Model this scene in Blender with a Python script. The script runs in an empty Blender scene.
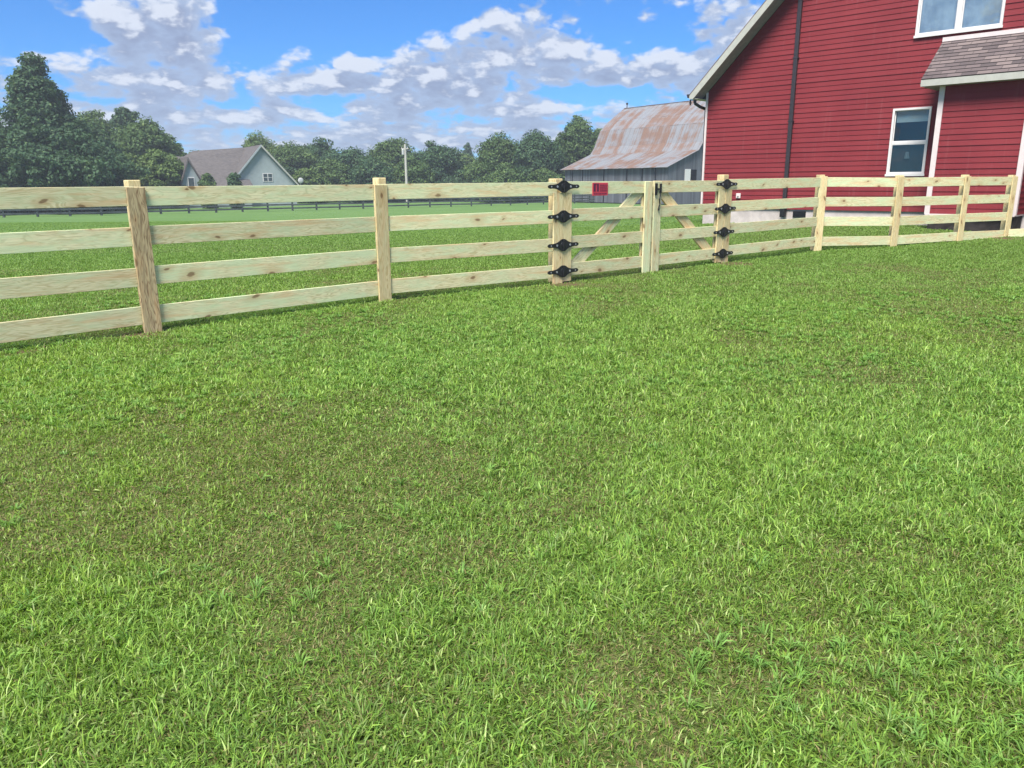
import bpy, bmesh, math, random
import numpy as np
from mathutils import Vector, Matrix

R = math.radians
scene = bpy.context.scene
COL = scene.collection

# ------------------------------------------------------------------ camera
EYE = 1.37
cam_d = bpy.data.cameras.new("camera")
cam = bpy.data.objects.new("camera", cam_d)
COL.objects.link(cam)
cam_d.sensor_fit = 'HORIZONTAL'
cam_d.sensor_width = 36.0
cam_d.lens = 769.0 / 1024.0 * 36.0
cam_d.clip_start = 0.05
cam_d.clip_end = 6000
PITCH = math.atan((384 - 182.0) / 769.0)
cam.location = (0, 0, EYE)
cam.rotation_mode = 'QUATERNION'
cam.rotation_quaternion = (Matrix.Rotation(R(90) - PITCH, 4, 'X') @ Matrix.Rotation(-0.008, 4, 'Z')).to_quaternion()
scene.camera = cam

# ------------------------------------------------------------------ view / exposure
vs = scene.view_settings
vs.view_transform = 'Standard'
vs.look = 'None'
vs.gamma = 1
vs.exposure = 1.22
vs.use_curve_mapping = False
scene.cycles.use_denoising = True
scene.cycles.max_bounces = 5
scene.cycles.diffuse_bounces = 2
scene.cycles.transmission_bounces = 3
scene.cycles.transparent_max_bounces = 8

# ------------------------------------------------------------------ node helper
class NT:
    def __init__(s, tree):
        s.t = tree; s.n = tree.nodes; s.l = tree.links
    def node(s, typ, **kw):
        n = s.n.new(typ)
        for k, v in kw.items():
            setattr(n, k, v)
        return n
    def put(s, sock, v):
        if isinstance(v, bpy.types.NodeSocket):
            s.l.new(v, sock)
        elif v is not None:
            if hasattr(sock, 'default_value'):
                try:
                    sock.default_value = v
                except Exception:
                    sock.default_value = (*v, 1.0)
    def m(s, op, a, b=None, c=None, clamp=False):
        n = s.node('ShaderNodeMath', operation=op, use_clamp=clamp)
        s.put(n.inputs[0], a)
        if b is not None: s.put(n.inputs[1], b)
        if c is not None: s.put(n.inputs[2], c)
        return n.outputs[0]
    def add(s, a, b): return s.m('ADD', a, b)
    def sub(s, a, b): return s.m('SUBTRACT', a, b)
    def mul(s, a, b): return s.m('MULTIPLY', a, b)
    def vec(s, x, y, z):
        n = s.node('ShaderNodeCombineXYZ')
        s.put(n.inputs[0], x); s.put(n.inputs[1], y); s.put(n.inputs[2], z)
        return n.outputs[0]
    def sep(s, v):
        n = s.node('ShaderNodeSeparateXYZ'); s.put(n.inputs[0], v)
        return n.outputs
    def vm(s, op, a, b=None):
        n = s.node('ShaderNodeVectorMath', operation=op)
        s.put(n.inputs[0], a)
        if b is not None: s.put(n.inputs[1], b)
        return n.outputs['Value'] if op in ('LENGTH', 'DISTANCE', 'DOT_PRODUCT') else n.outputs[0]
    def noise(s, v, scale=1, detail=4, rough=.55, dist=0.0, col=False):
        n = s.node('ShaderNodeTexNoise')
        s.put(n.inputs['Vector'], v)
        n.inputs['Scale'].default_value = scale
        n.inputs['Detail'].default_value = detail
        n.inputs['Roughness'].default_value = rough
        n.inputs['Distortion'].default_value = dist
        return n.outputs['Color'] if col else n.outputs[0]
    def ss(s, v, a, b, lo=0.0, hi=1.0):
        n = s.node('ShaderNodeMapRange', interpolation_type='SMOOTHSTEP')
        s.put(n.inputs['Value'], v)
        n.inputs['From Min'].default_value = a; n.inputs['From Max'].default_value = b
        n.inputs['To Min'].default_value = lo; n.inputs['To Max'].default_value = hi
        return n.outputs[0]
    def lin(s, v, a, b, lo=0.0, hi=1.0):
        n = s.node('ShaderNodeMapRange')
        s.put(n.inputs['Value'], v)
        n.inputs['From Min'].default_value = a; n.inputs['From Max'].default_value = b
        n.inputs['To Min'].default_value = lo; n.inputs['To Max'].default_value = hi
        return n.outputs[0]
    def mix(s, f, a, b, blend='MIX'):
        n = s.node('ShaderNodeMix', data_type='RGBA', blend_type=blend)
        s.put(n.inputs[0], f)
        for i, v in ((6, a), (7, b)):
            if isinstance(v, (tuple, list)): v = (*v[:3], 1.0)
            s.put(n.inputs[i], v)
        return n.outputs[2]
    def ramp(s, f, stops):
        n = s.node('ShaderNodeValToRGB')
        s.put(n.inputs[0], f)
        e = n.color_ramp.elements
        while len(e) < len(stops): e.new(.5)
        for i, (p, c) in enumerate(stops):
            e[i].position = p; e[i].color = (*c, 1)
        return n.outputs[0]
    def bump(s, h, strength=.3, dist=.01):
        n = s.node('ShaderNodeBump')
        n.inputs['Strength'].default_value = strength
        n.inputs['Distance'].default_value = dist
        s.put(n.inputs['Height'], h)
        return n.outputs[0]

def material(name):
    m = bpy.data.materials.new(name)
    m.use_nodes = True
    t = NT(m.node_tree)
    t.n.clear()
    out = t.node('ShaderNodeOutputMaterial')
    return m, t, out

def principled(t, out, color, rough=.7, spec=.3, metal=0.0, normal=None):
    p = t.node('ShaderNodeBsdfPrincipled')
    if isinstance(color, (tuple, list)): color = (*color[:3], 1)
    t.put(p.inputs['Base Color'], color)
    t.put(p.inputs['Roughness'], rough)
    t.put(p.inputs['Specular IOR Level'], spec)
    t.put(p.inputs['Metallic'], metal)
    if normal is not None: t.put(p.inputs['Normal'], normal)
    t.l.new(p.outputs[0], out.inputs[0])
    return p

# ------------------------------------------------------------------ world: nishita sky + clouds
SUN_EL, SUN_AZ = 56.0, 205.0      # azimuth clockwise from +Y (behind the camera, a little to its left)
world = bpy.data.worlds.new("World")
scene.world = world
world.use_nodes = True
world.cycles.sampling_method = 'MANUAL'
world.cycles.sample_map_resolution = 512
wt = NT(world.node_tree)
wt.n.clear()
wout = wt.node('ShaderNodeOutputWorld')
bg = wt.node('ShaderNodeBackground')
bg.inputs['Strength'].default_value = 0.10
wt.l.new(bg.outputs[0], wout.inputs[0])
sky = wt.node('ShaderNodeTexSky')
sky.sky_type = 'NISHITA'
sky.sun_disc = False
sky.sun_elevation = R(SUN_EL)
sky.sun_rotation = R(SUN_AZ)
sky.air_density = 0.9
sky.dust_density = 0.15
sky.ozone_density = 3.0
tc = wt.node('ShaderNodeTexCoord')
D = tc.outputs['Generated']
dx, dy, dz = wt.sep(D)
az = wt.m('ARCTAN2', dx, dy)                                  # 0 ahead, + to the right
hyp = wt.m('SQRT', wt.add(wt.mul(dx, dx), wt.mul(dy, dy)))
el = wt.m('ARCTAN2', dz, hyp)
# cloud field, squashed towards the horizon
ele = wt.m('MAXIMUM', el, 0.0)
sq = wt.m('POWER', wt.add(ele, 0.012), 0.55)
def field(off_el, seed):
    e = wt.add(sq, off_el)
    v = wt.vec(wt.mul(az, 8.2), wt.mul(e, 12.0), seed)
    w = wt.noise(v, 3.0, 3, .5, col=True)
    v2 = wt.vm('ADD', v, wt.vm('MULTIPLY', wt.vm('SUBTRACT', w, (.5, .5, .5)), (.22, .16, .0)))
    low = wt.noise(v2, 2.0, 8, .60)
    vo_ = wt.node('ShaderNodeTexVoronoi', feature='F1')
    vo_.normalize = True
    wt.put(vo_.inputs['Vector'], v2)
    vo_.inputs['Scale'].default_value = 3.2
    vo_.inputs['Detail'].default_value = 2.0
    vo_.inputs['Roughness'].default_value = .52
    puff = wt.sub(.60, vo_.outputs['Distance'])
    return wt.add(wt.mul(low, .70), wt.sub(wt.mul(puff, .70), .06))
def px(x, y):
    u = (x - 512) / 769.0; v = (384 - y) / 769.0
    c, s_ = math.cos(.008), math.sin(.008)
    u2 = c * u + s_ * v; v2 = -s_ * u + c * v
    d = Vector((u2, math.cos(PITCH) + math.sin(PITCH) * v2, -math.sin(PITCH) + math.cos(PITCH) * v2))
    return math.atan2(d.x, d.y), math.atan2(d.z, math.hypot(d.x, d.y))
# (x, y, half width, half height, weight): where the large cumulus and the clear gaps of that day stood
BLOBS = [(158, 28, 75, 34, .30), (95, 8, 45, 14, .05), (60, 72, 110, 26, .16), (215, 85, 110, 26, .15),
         (528, 40, 66, 26, .30), (435, 60, 60, 22, .17), (400, 84, 110, 22, .13), (590, 78, 55, 18, .05),
         (655, 70, 58, 17, .27), (735, 45, 50, 40, .18), (345, 78, 24, 14, .1), (300, 62, 20, 9, .08), (420, 125, 300, 26, .13), (90, 125, 200, 40, .05),
         (340, 22, 110, 30, -.30), (640, 25, 70, 24, -.24), (30, 25, 55, 30, -.26), (250, 20, 30, 30, -.18),
         (440, 6, 60, 14, -.14), (240, 50, 40, 14, -.08), (610, 96, 48, 8, -.17), (300, 100, 50, 6, -.10), (640, 112, 40, 8, -.05)]
def bias(dv):
    tot = None
    for x, y, rx, ry, wgt in BLOBS:
        a0, e0 = px(x, y)
        a1, _ = px(x + rx, y); _, e1 = px(x, y - ry)
        ra, re = abs(a1 - a0), abs(e1 - e0)
        u = wt.mul(wt.sub(az, a0), 1 / ra)
        v = wt.mul(wt.sub(wt.add(el, dv), e0), 1 / re)
        r2 = wt.add(wt.mul(u, u), wt.mul(v, v))
        g = wt.mul(wt.m('EXPONENT', wt.mul(wt.mul(r2, r2), -0.7)), wgt * .62)
        tot = g if tot is None else wt.add(tot, g)
    return tot
over = wt.add(wt.ss(el, .30, .60, 0.0, .16), wt.ss(el, .13, .04, 0.0, .055))  # first term: unseen cloud added overhead for softer, more neutral ambient light
d0 = wt.add(wt.add(field(0.0, 3.7), bias(0.0)), over)
d1 = wt.add(wt.add(field(0.024, 3.7), bias(0.012)), over)
mask = wt.ss(d0, 0.475, 0.61)
thick = wt.ss(d0, 0.52, 0.80)
fluff = wt.noise(wt.vec(wt.mul(az, 26), wt.mul(sq, 40), 1.0), 2.0, 6, .65)
lit = wt.ss(wt.add(wt.sub(d0, d1), wt.mul(wt.sub(fluff, .5), .34)), 0.0, 0.18)
body = wt.mix(thick, (1.95, 2.45, 3.4), (1.30, 1.55, 2.25))         # thin veil to grey-blue body
ccol = wt.mix(wt.mul(lit, 0.86), body, (3.8, 4.0, 4.4))
sk = wt.mix(1.0, sky.outputs[0], (0.155, 0.42, 0.72), 'MULTIPLY')
fin = wt.mix(wt.mul(mask, 0.93), sk, ccol)
wt.l.new(fin, bg.inputs[0])

# ------------------------------------------------------------------ sun
sd = bpy.data.lights.new("sun", 'SUN')
sd.energy = 3.8
sd.angle = R(24)
sd.color = (1.0, 0.95, 0.86)
sun = bpy.data.objects.new("sun", sd)
COL.objects.link(sun)
a = R(SUN_AZ)
sdir = Vector((math.sin(a) * math.cos(R(SUN_EL)), math.cos(a) * math.cos(R(SUN_EL)), math.sin(R(SUN_EL))))
sun.rotation_mode = 'QUATERNION'
sun.rotation_quaternion = sdir.to_track_quat('Z', 'Y')
sun.location = sdir * 50

# ------------------------------------------------------------------ object helpers
def link(o): COL.objects.link(o); return o
def tag(o, label=None, cat=None, group=None, kind=None):
    if label: o['label'] = label
    if cat: o['category'] = cat
    if group: o['group'] = group
    if kind: o['kind'] = kind
    return o
def empty(name, loc=(0, 0, 0), rz=0.0, label=None, cat=None, group=None):
    o = bpy.data.objects.new(name, None)
    o.location = loc; o.rotation_euler = (0, 0, rz)
    o.empty_display_size = .2
    link(o)
    return tag(o, label, cat, group)
def mesh_obj(name, verts, faces, mat, parent=None, smooth=False):
    me = bpy.data.meshes.new(name)
    me.from_pydata([tuple(v) for v in verts], [], faces)
    if isinstance(mat, (list, tuple)):
        for m_ in mat: me.materials.append(m_)
    else:
        me.materials.append(mat)
    if smooth: me.shade_smooth()
    o = bpy.data.objects.new(name, me)
    if parent: o.parent = parent
    return link(o)
def bm_obj(name, bm, mat, parent=None, smooth=False, fix=True):
    if fix: bmesh.ops.recalc_face_normals(bm, faces=bm.faces)
    me = bpy.data.meshes.new(name)
    bm.to_mesh(me); bm.free()
    me.materials.append(mat)
    if smooth: me.shade_smooth()
    o = bpy.data.objects.new(name, me)
    if parent: o.parent = parent
    return link(o)
def bx(bm, x0, x1, y0, y1, z0, z1, bevel=0.0):
    g = bmesh.ops.create_cube(bm, size=1)
    vs_ = g['verts']
    for v in vs_:
        v.co = Vector(((x0 + x1) / 2 + v.co.x * (x1 - x0), (y0 + y1) / 2 + v.co.y * (y1 - y0), (z0 + z1) / 2 + v.co.z * (z1 - z0)))
    if bevel:
        es = list({e for v in vs_ for e in v.link_edges})
        bmesh.ops.bevel(bm, geom=es, offset=bevel, segments=2, affect='EDGES', profile=.5)
    return bm
def cyl(bm, p0, p1, r0, r1=None, n=12, caps=True):
    r1 = r0 if r1 is None else r1
    p0, p1 = Vector(p0), Vector(p1)
    dvec = p1 - p0
    q = dvec.to_track_quat('Z', 'Y')
    M = Matrix.Translation((p0 + p1) / 2) @ q.to_matrix().to_4x4()
    bmesh.ops.create_cone(bm, cap_ends=caps, segments=n, radius1=r0, radius2=r1, depth=dvec.length, matrix=M)
    return bm
def prism(bm, pts, y0, y1):
    """polygon pts in (x, z) extruded from y0 to y1"""
    a_ = [bm.verts.new((x, y0, z)) for x, z in pts]
    b_ = [bm.verts.new((x, y1, z)) for x, z in pts]
    bm.faces.new(a_); bm.faces.new(b_[::-1])
    n = len(pts)
    for i in range(n):
        bm.faces.new((a_[i], b_[i], b_[(i + 1) % n], a_[(i + 1) % n]))

# ------------------------------------------------------------------ terrain
def S(t):
    t = np.clip(t, 0, 1); return t * t * (3 - 2 * t)
def T(x, y):
    x = np.asarray(x, float); y = np.asarray(y, float)
    return (-1.3 * S((y - 15) / 60) + .30 * S((x - 1.5) / 8) * S((y - 12) / 10) * (1 - S((y - 30) / 20)))
def Tf(x, y): return float(T(x, y))

# value noise in numpy (for patches of the lawn)
_rs = np.random.RandomState(5)
_g = _rs.rand(256, 256)
def vnoise(x, y):
    xi = np.floor(x).astype(int); yi = np.floor(y).astype(int)
    fx = x - xi; fy = y - yi
    fx = fx * fx * (3 - 2 * fx); fy = fy * fy * (3 - 2 * fy)
    a0 = _g[xi & 255, yi & 255]; a1 = _g[(xi + 1) & 255, yi & 255]
    b0 = _g[xi & 255, (yi + 1) & 255]; b1 = _g[(xi + 1) & 255, (yi + 1) & 255]
    return (a0 * (1 - fx) + a1 * fx) * (1 - fy) + (b0 * (1 - fx) + b1 * fx) * fy
def fbm(x, y, o=4):
    s_ = 0; amp = .5; tot = 0
    for i in range(o):
        s_ = s_ + amp * vnoise(x * 2 ** i + 17.3 * i, y * 2 ** i + 9.1 * i); tot += amp; amp *= .55
    return s_ / tot

# ------------------------------------------------------------------ materials
def mat_ground():
    m, t, out = material('ground_soil_and_turf')
    g = t.node('ShaderNodeNewGeometry').outputs['Position']
    x, y, z = t.sep(g)
    far = t.ss(y, 12, 30)
    n1 = t.noise(g, .35, 4, .6)
    n2 = t.noise(g, 2.2, 6, .7)
    n3 = t.noise(g, 26, 4, .7)
    n4 = t.noise(g, 190, 3, .8)
    near = t.mix(t.ss(t.add(t.mul(n3, .4), t.mul(n4, .6)), .38, .62), (.034, .050, .013), (.170, .210, .064))
    farc = t.mix(t.ss(n1, .3, .7), (.086, .166, .050), (.110, .195, .058))
    farc = t.mix(t.mul(t.ss(n2, .35, .75), .5), farc, (.105, .180, .055))
    farc = t.mix(t.mul(t.ss(n3, .45, .8), .25), farc, (.15, .20, .07))
    c = t.mix(far, near, farc)
    dirt = None
    for (px_, py_, r_) in DIRT:
        dd = t.vm('DISTANCE', g, (px_, py_, Tf(px_, py_)))
        k = t.ss(t.add(dd, t.mul(t.sub(n2, .5), .5)), r_, r_ * .5)
        dirt = k if dirt is None else t.m('MAXIMUM', dirt, k)
    c = t.mix(dirt, c, t.mix(n3, (.085, .055, .032), (.19, .135, .085)))
    b = t.bump(t.noise(g, 14, 6, .8), .7, .06)
    principled(t, out, c, .95, .1, normal=b)
    return m

def mat_vcol(name, rough=.55, trans=.25, spec=.25, gain=1.0):
    """leaves and blades: the colour of each blade / leaf comes with the mesh"""
    m, t, out = material(name)
    at = t.node('ShaderNodeAttribute', attribute_name='tint').outputs['Color']
    if gain != 1.0: at = t.mix(1.0, at, (gain, gain, gain), 'MULTIPLY')
    p = t.node('ShaderNodeBsdfPrincipled')
    t.put(p.inputs['Base Color'], at)
    p.inputs['Roughness'].default_value = rough
    p.inputs['Specular IOR Level'].default_value = spec
    tr = t.node('ShaderNodeBsdfTranslucent')
    t.put(tr.inputs[0], t.mix(1.0, at, (1.15, 1.25, .6), 'MULTIPLY'))
    mx = t.node('ShaderNodeMixShader')
    mx.inputs[0].default_value = trans
    t.l.new(p.outputs[0], mx.inputs[1]); t.l.new(tr.outputs[0], mx.inputs[2])
    t.l.new(mx.outputs[0], out.inputs[0])
    return m

def mat_wood(name, base_a, base_b, green, gmix=.55, knots=.9):
    m, t, out = material(name)
    tc_ = t.node('ShaderNodeTexCoord')
    oi = t.node('ShaderNodeObjectInfo')
    rnd = oi.outputs['Random']
    o = t.vm('ADD', tc_.outputs['Object'], t.vec(t.mul(rnd, 37.0), t.mul(rnd, 11.0), t.mul(rnd, 23.0)))
    x, y, z = t.sep(o)
    # growth rings: sawn through a long slightly bent trunk -> cathedral chevrons
    warp = t.noise(t.vec(t.mul(x, .9), y, t.mul(z, 4.0)), 1.3, 3, .5)
    zz = t.add(z, t.mul(t.sub(warp, .5), .22))
    ring = t.noise(t.vec(t.mul(x, .55), t.mul(y, 5.0), t.mul(zz, 9.0)), 2.6, 3, .55)
    band = t.m('ABSOLUTE', t.m('SINE', t.mul(ring, 34.0)))
    fine = t.noise(t.vec(t.mul(x, 3.0), t.mul(y, 60), t.mul(z, 150)), 1.5, 3, .6)
    c = t.mix(t.ss(band, .1, .95), base_a, base_b)
    c = t.mix(t.mul(t.ss(fine, .3, .75), .42), c, tuple(v * .58 for v in base_a))
    # copper-green stain left by the treatment
    st = t.noise(t.vec(t.mul(x, 1.5), y, t.mul(z, 6.0)), 1.8, 5, .65)
    stm = t.m('MULTIPLY', t.ss(t.add(st, t.mul(t.sub(rnd, .5), .07)), .38, .68), gmix, clamp=True)
    c = t.mix(stm, c, green)
    # pinkish heartwood streaks
    hw = t.noise(t.vec(t.add(t.mul(x, .7), 40), y, t.mul(z, 9.0)), 1.7, 3, .5)
    c = t.mix(t.mul(t.ss(hw, .52, .70), .55), c, (.60, .38, .20))
    # knots
    vo = t.node('ShaderNodeTexVoronoi', feature='F1', voronoi_dimensions='2D')
    t.put(vo.inputs['Vector'], t.vec(t.add(t.mul(x, 2.4), t.mul(z, 1.1)), t.add(t.mul(z, 5.0), t.mul(t.noise(t.vec(x, z, rnd), 1.5, 2, .5), 1.6)), 0))
    vo.inputs['Scale'].default_value = 1.0
    kn = t.m('ADD', vo.outputs['Distance'], t.mul(t.sub(fine, .5), .10))
    pick = t.m('GREATER_THAN', t.sep(vo.outputs['Color'])[0], .55)
    kr = t.sep(vo.outputs['Color'])[1]
    kn = t.m('DIVIDE', kn, t.lin(kr, 0, 1, .45, 1.25))
    halo = t.mul(t.mul(t.ss(kn, .42, .05), pick), .50 * knots)
    core = t.mul(t.mul(t.ss(kn, .11, .055), pick), .85 * knots)
    c = t.mix(halo, c, (.44, .27, .13))
    c = t.mix(core, c, (.14, .075, .035))
    b = t.bump(t.add(t.mul(band, .4), fine), .25, .003)
    # per-board tone
    hs = t.node('ShaderNodeHueSaturation')
    t.put(hs.inputs['Color'], c)
    t.put(hs.inputs['Value'], t.lin(rnd, 0, 1, .95, 1.16))
    principled(t, out, hs.outputs[0], .75, .2, normal=b)
    return m

def mat_simple(name, color, rough=.6, spec=.3, metal=0.0, var=.12, scale=8.0, bump=.0):
    m, t, out = material(name)
    o = t.node('ShaderNodeTexCoord').outputs['Object']
    n = t.noise(o, scale, 5, .6)
    lo = tuple(v * (1 - var) for v in color); hi = tuple(min(1, v * (1 + var)) for v in color)
    c = t.mix(t.ss(n, .3, .7), lo, hi)
    nb = t.bump(t.noise(o, scale * 6, 4, .6), bump, .01) if bump else None
    principled(t, out, c, rough, spec, metal, nb)
    return m

def mat_siding():
    m, t, out = material('red_vinyl_siding')
    o = t.node('ShaderNodeTexCoord').outputs['Object']
    x, y, z = t.sep(o)
    n = t.noise(o, .8, 5, .6)
    grain = t.noise(t.vec(t.mul(x, 3), t.mul(y, 3), t.mul(z, 60)), 2.0, 4, .6)
    c = t.mix(t.ss(n, .3, .72), (.178, .020, .027), (.215, .027, .034))
    c = t.mix(t.mul(grain, .3), c, (.13, .022, .030))
    # faint chalky drips and dust
    dr = t.noise(t.vec(t.mul(x, 5), y, t.mul(z, .35)), 1.6, 5, .65)
    c = t.mix(t.mul(t.ss(dr, .55, .8), .16), c, (.40, .22, .22))
    principled(t, out, c, .60, .20, normal=t.bump(t.add(grain, t.mul(n, 2.0)), .15, .006))
    return m

def mat_shingle(name, c1, c2, c3, sx=3.2, sy=7.0, axis='xy'):
    m, t, out = material(name)
    o = t.node('ShaderNodeTexCoord').outputs['Object']
    br = t.node('ShaderNodeTexBrick')
    t.put(br.inputs['Vector'], o)
    br.inputs['Scale'].default_value = 1.0
    br.inputs['Brick Width'].default_value = .30
    br.inputs['Row Height'].default_value = .14
    br.inputs['Mortar Size'].default_value = .006
    br.inputs['Mortar Smooth'].default_value = .3
    br.inputs['Color1'].default_value = (0, 0, 0, 1)
    br.inputs['Color2'].default_value = (1, 1, 1, 1)
    br.inputs['Mortar'].default_value = (.5, .5, .5, 1)
    v = t.sep(br.outputs['Color'])[0]
    n = t.noise(o, 3.0, 4, .6)
    gr = t.noise(o, 90, 3, .7)
    c = t.ramp(t.add(t.mul(v, .75), t.mul(n, .3)), [(0.05, c1), (.5, c2), (.95, c3)])
    c = t.mix(t.mul(gr, .45), c, tuple(q * .5 for q in c1))
    c = t.mix(t.mul(br.outputs['Fac'], .7), c, (.03, .03, .032))
    principled(t, out, c, .95, .1, normal=t.bump(t.add(t.mul(br.outputs['Fac'], -1), t.mul(gr, .3)), .6, .01))
    return m

def mat_rusty():
    m, t, out = material('rusty_tin_roof')
    o = t.node('ShaderNodeTexCoord').outputs['Object']
    x, y, z = t.sep(o)                                    # x along the ridge, y up the slope (roof pieces are laid out that way)
    st = t.noise(t.vec(t.mul(x, 4.2), t.mul(y, .22), 0), 1.0, 6, .70)
    sheet = t.node('ShaderNodeTexWhiteNoise', noise_dimensions='2D')
    t.put(sheet.inputs['Vector'], t.vec(t.m('FLOOR', t.mul(x, 1.25)), t.m('FLOOR', t.mul(y, .40)), 0))
    big = t.noise(t.vec(t.mul(x, .30), t.mul(y, .55), 3), 1.0, 4, .6)
    r = t.add(t.add(t.mul(st, .55), t.mul(sheet.outputs['Value'], .16)), t.mul(big, .55))
    rust = t.ss(r, .55, .74)
    fine = t.noise(t.vec(t.mul(x, 9), t.mul(y, 1.2), 0), 1.6, 5, .7)
    zinc = t.mix(fine, (.13, .14, .165), (.30, .31, .335))
    rc = t.mix(fine, (.085, .042, .026), (.29, .155, .092))
    c = t.mix(t.mul(rust, .85), zinc, rc)
    seam = t.m('ABSOLUTE', t.sub(t.m('FRACT', t.mul(x, 1.25)), .5))
    c = t.mix(t.mul(t.ss(seam, .44, .5), .7), c, (.11, .09, .085))
    corr = t.m('SINE', t.mul(x, 42.0))
    principled(t, out, c, .62, .3, .15, t.bump(corr, .5, .03))
    return m

def mat_barnwood():
    m, t, out = material('weathered_barn_boards')
    o = t.node('ShaderNodeTexCoord').outputs['Object']
    x, y, z = t.sep(o)
    u = t.add(x, y)
    wn = t.node('ShaderNodeTexWhiteNoise', noise_dimensions='1D')
    t.put(wn.inputs['W'], t.m('FLOOR', t.mul(u, 4.0)))
    gr = t.noise(t.vec(t.mul(u, 14), 0, t.mul(z, .7)), 1.4, 5, .7)
    c = t.mix(wn.outputs['Value'], (.085, .092, .112), (.19, .20, .235))
    c = t.mix(t.mul(gr, .6), c, (.06, .062, .072))
    ln = t.m('ABSOLUTE', t.sub(t.m('FRACT', t.mul(u, 4.0)), .5))
    c = t.mix(t.ss(ln, .45, .49), c, (.012, .012, .014))
    principled(t, out, c, .9, .1, normal=t.bump(gr, .5, .01))
    return m

def mat_glass(name, tint=(.55, .65, .7), refl=.3):
    m, t, out = material(name)
    tr = t.node('ShaderNodeBsdfTransparent'); tr.inputs[0].default_value = (*tint, 1)
    gl = t.node('ShaderNodeBsdfGlossy'); gl.inputs['Roughness'].default_value = .03
    gl.inputs['Color'].default_value = (.9, .95, 1, 1)
    o = t.node('ShaderNodeTexCoord').outputs['Object']
    t.put(gl.inputs['Normal'], t.bump(t.noise(o, 2.2, 2, .5), .06, .05))
    mx = t.node('ShaderNodeMixShader'); mx.inputs[0].default_value = refl
    t.l.new(tr.outputs[0], mx.inputs[1]); t.l.new(gl.outputs[0], mx.inputs[2]); t.l.new(mx.outputs[0], out.inputs[0])
    return m

# post positions, from the spacing and the lie of the fence
P0 = [(-3.46, 7.30), (-1.53, 9.19), (0.69, 10.76), (2.11, 11.99), (3.56, 13.22), (5.89, 14.99), (7.58, 15.47), (9.29, 16.19), (10.72, 16.93)]
DIRT = [(-3.5, 7.20, .24), (.75, 10.65, .30), (3.8, 13.1, .34), (10.5, 16.6, .3), (-4.2, 6.45, .16)]

M_ground = mat_ground()
M_blade = mat_vcol('grass_blade', .5, .36, .3)
M_leaf = mat_vcol('tree_leaf', .6, .22, .2)
M_board = mat_wood('treated_pine_board', (.51, .45, .25), (.72, .66, .42), (.50, .60, .37), .72)
M_post = mat_wood('treated_pine_post', (.52, .39, .19), (.72, .59, .34), (.52, .54, .32), .35)
M_dark_cover = mat_wood('browned_pine_cover', (.22, .145, .08), (.52, .41, .24), (.42, .38, .22), .25)
M_black = mat_simple('black_powder_coat', (.012, .012, .014), .45, .4)
M_screw = mat_simple('galvanised_screw', (.45, .45, .47), .4, .5, .6)
M_sign = mat_simple('red_sign_plate', (.52, .045, .075), .45, .4, var=.06)
M_signink = mat_simple('dark_sign_print', (.10, .015, .05), .5, .3)
M_siding = mat_siding()
M_trim = mat_simple('off_white_trim', (.60, .52, .52), .5, .3, var=.05)
M_white = mat_simple('white_window_vinyl', (.62, .60, .60), .4, .4, var=.04)
M_fascia = mat_simple('pale_grey_fascia', (.38, .38, .345), .5, .3, var=.06)
M_soffit = mat_simple('grey_soffit', (.26, .265, .27), .6, .2)
M_brown = mat_simple('dark_bronze_aluminium', (.028, .022, .026), .4, .5)
M_concrete = mat_simple('painted_concrete_footing', (.46, .41, .40), .85, .15, var=.15, scale=3, bump=.3)
M_dkfound = mat_simple('shaded_block_footing', (.035, .03, .03), .9, .1, var=.4, scale=6, bump=.3)  # near-black: the shade below the bay is put into this colour
M_block = mat_simple('grey_block', (.33, .32, .30), .9, .1, var=.15, scale=5, bump=.3)
M_shingle = mat_shingle('weathered_shingle', (.080, .068, .072), (.155, .125, .128), (.235, .19, .185))
M_shingle2 = mat_shingle('brown_shingle', (.098, .092, .094), (.128, .118, .119), (.158, .146, .146))
M_rust = mat_rusty()
M_barn = mat_barnwood()
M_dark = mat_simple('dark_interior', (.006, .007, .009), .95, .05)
M_glass = mat_glass('window_glass', (.78, .82, .84), .13)
M_glass_dim = mat_glass('dim_window_glass', (.62, .68, .70), .055)
M_curtain = mat_simple('pale_curtain', (.50, .53, .52), .9, .1, var=.25, scale=2.5)
M_blind = mat_simple('roller_blind', (.80, .82, .82), .8, .1, var=.05)
M_screenfab = mat_simple('insect_screen', (.055, .075, .088), .9, .1, var=.15)
M_clap = mat_simple('blue_grey_clapboard', (.29, .335, .35), .7, .2, var=.06, scale=2)
M_oldfence = mat_simple('black_painted_boards', (.055, .068, .070), .8, .15, var=.35, scale=1.2)
M_bark = mat_simple('tree_bark', (.07, .058, .045), .95, .1, var=.3, scale=4, bump=.6)
M_pole = mat_simple('weathered_pole_wood', (.40, .39, .36), .9, .1, var=.15)
M_transf = mat_simple('grey_enamel', (.42, .43, .44), .5, .3)
M_hill = mat_simple('distant_woodland', (.035, .060, .040), .95, .05, var=.3, scale=.05)

# ------------------------------------------------------------------ ground sheet
def ground():
    xs = np.concatenate([-np.geomspace(690, 42, 12), np.linspace(-40, 40, 101), np.geomspace(42, 690, 12)])
    ys = np.concatenate([[-55, -30, -15], np.linspace(-6, 90, 121), np.geomspace(95, 890, 12)])
    X, Y = np.meshgrid(xs, ys)
    Z = T(X, Y)
    nx, ny = len(xs), len(ys)
    v = np.stack([X.ravel(), Y.ravel(), Z.ravel()], 1)
    f = [(j * nx + i, j * nx + i + 1, (j + 1) * nx + i + 1, (j + 1) * nx + i) for j in range(ny - 1) for i in range(nx - 1)]
    o = mesh_obj('ground', v, f, M_ground, smooth=True)
    tag(o, kind='structure')
ground()

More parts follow.
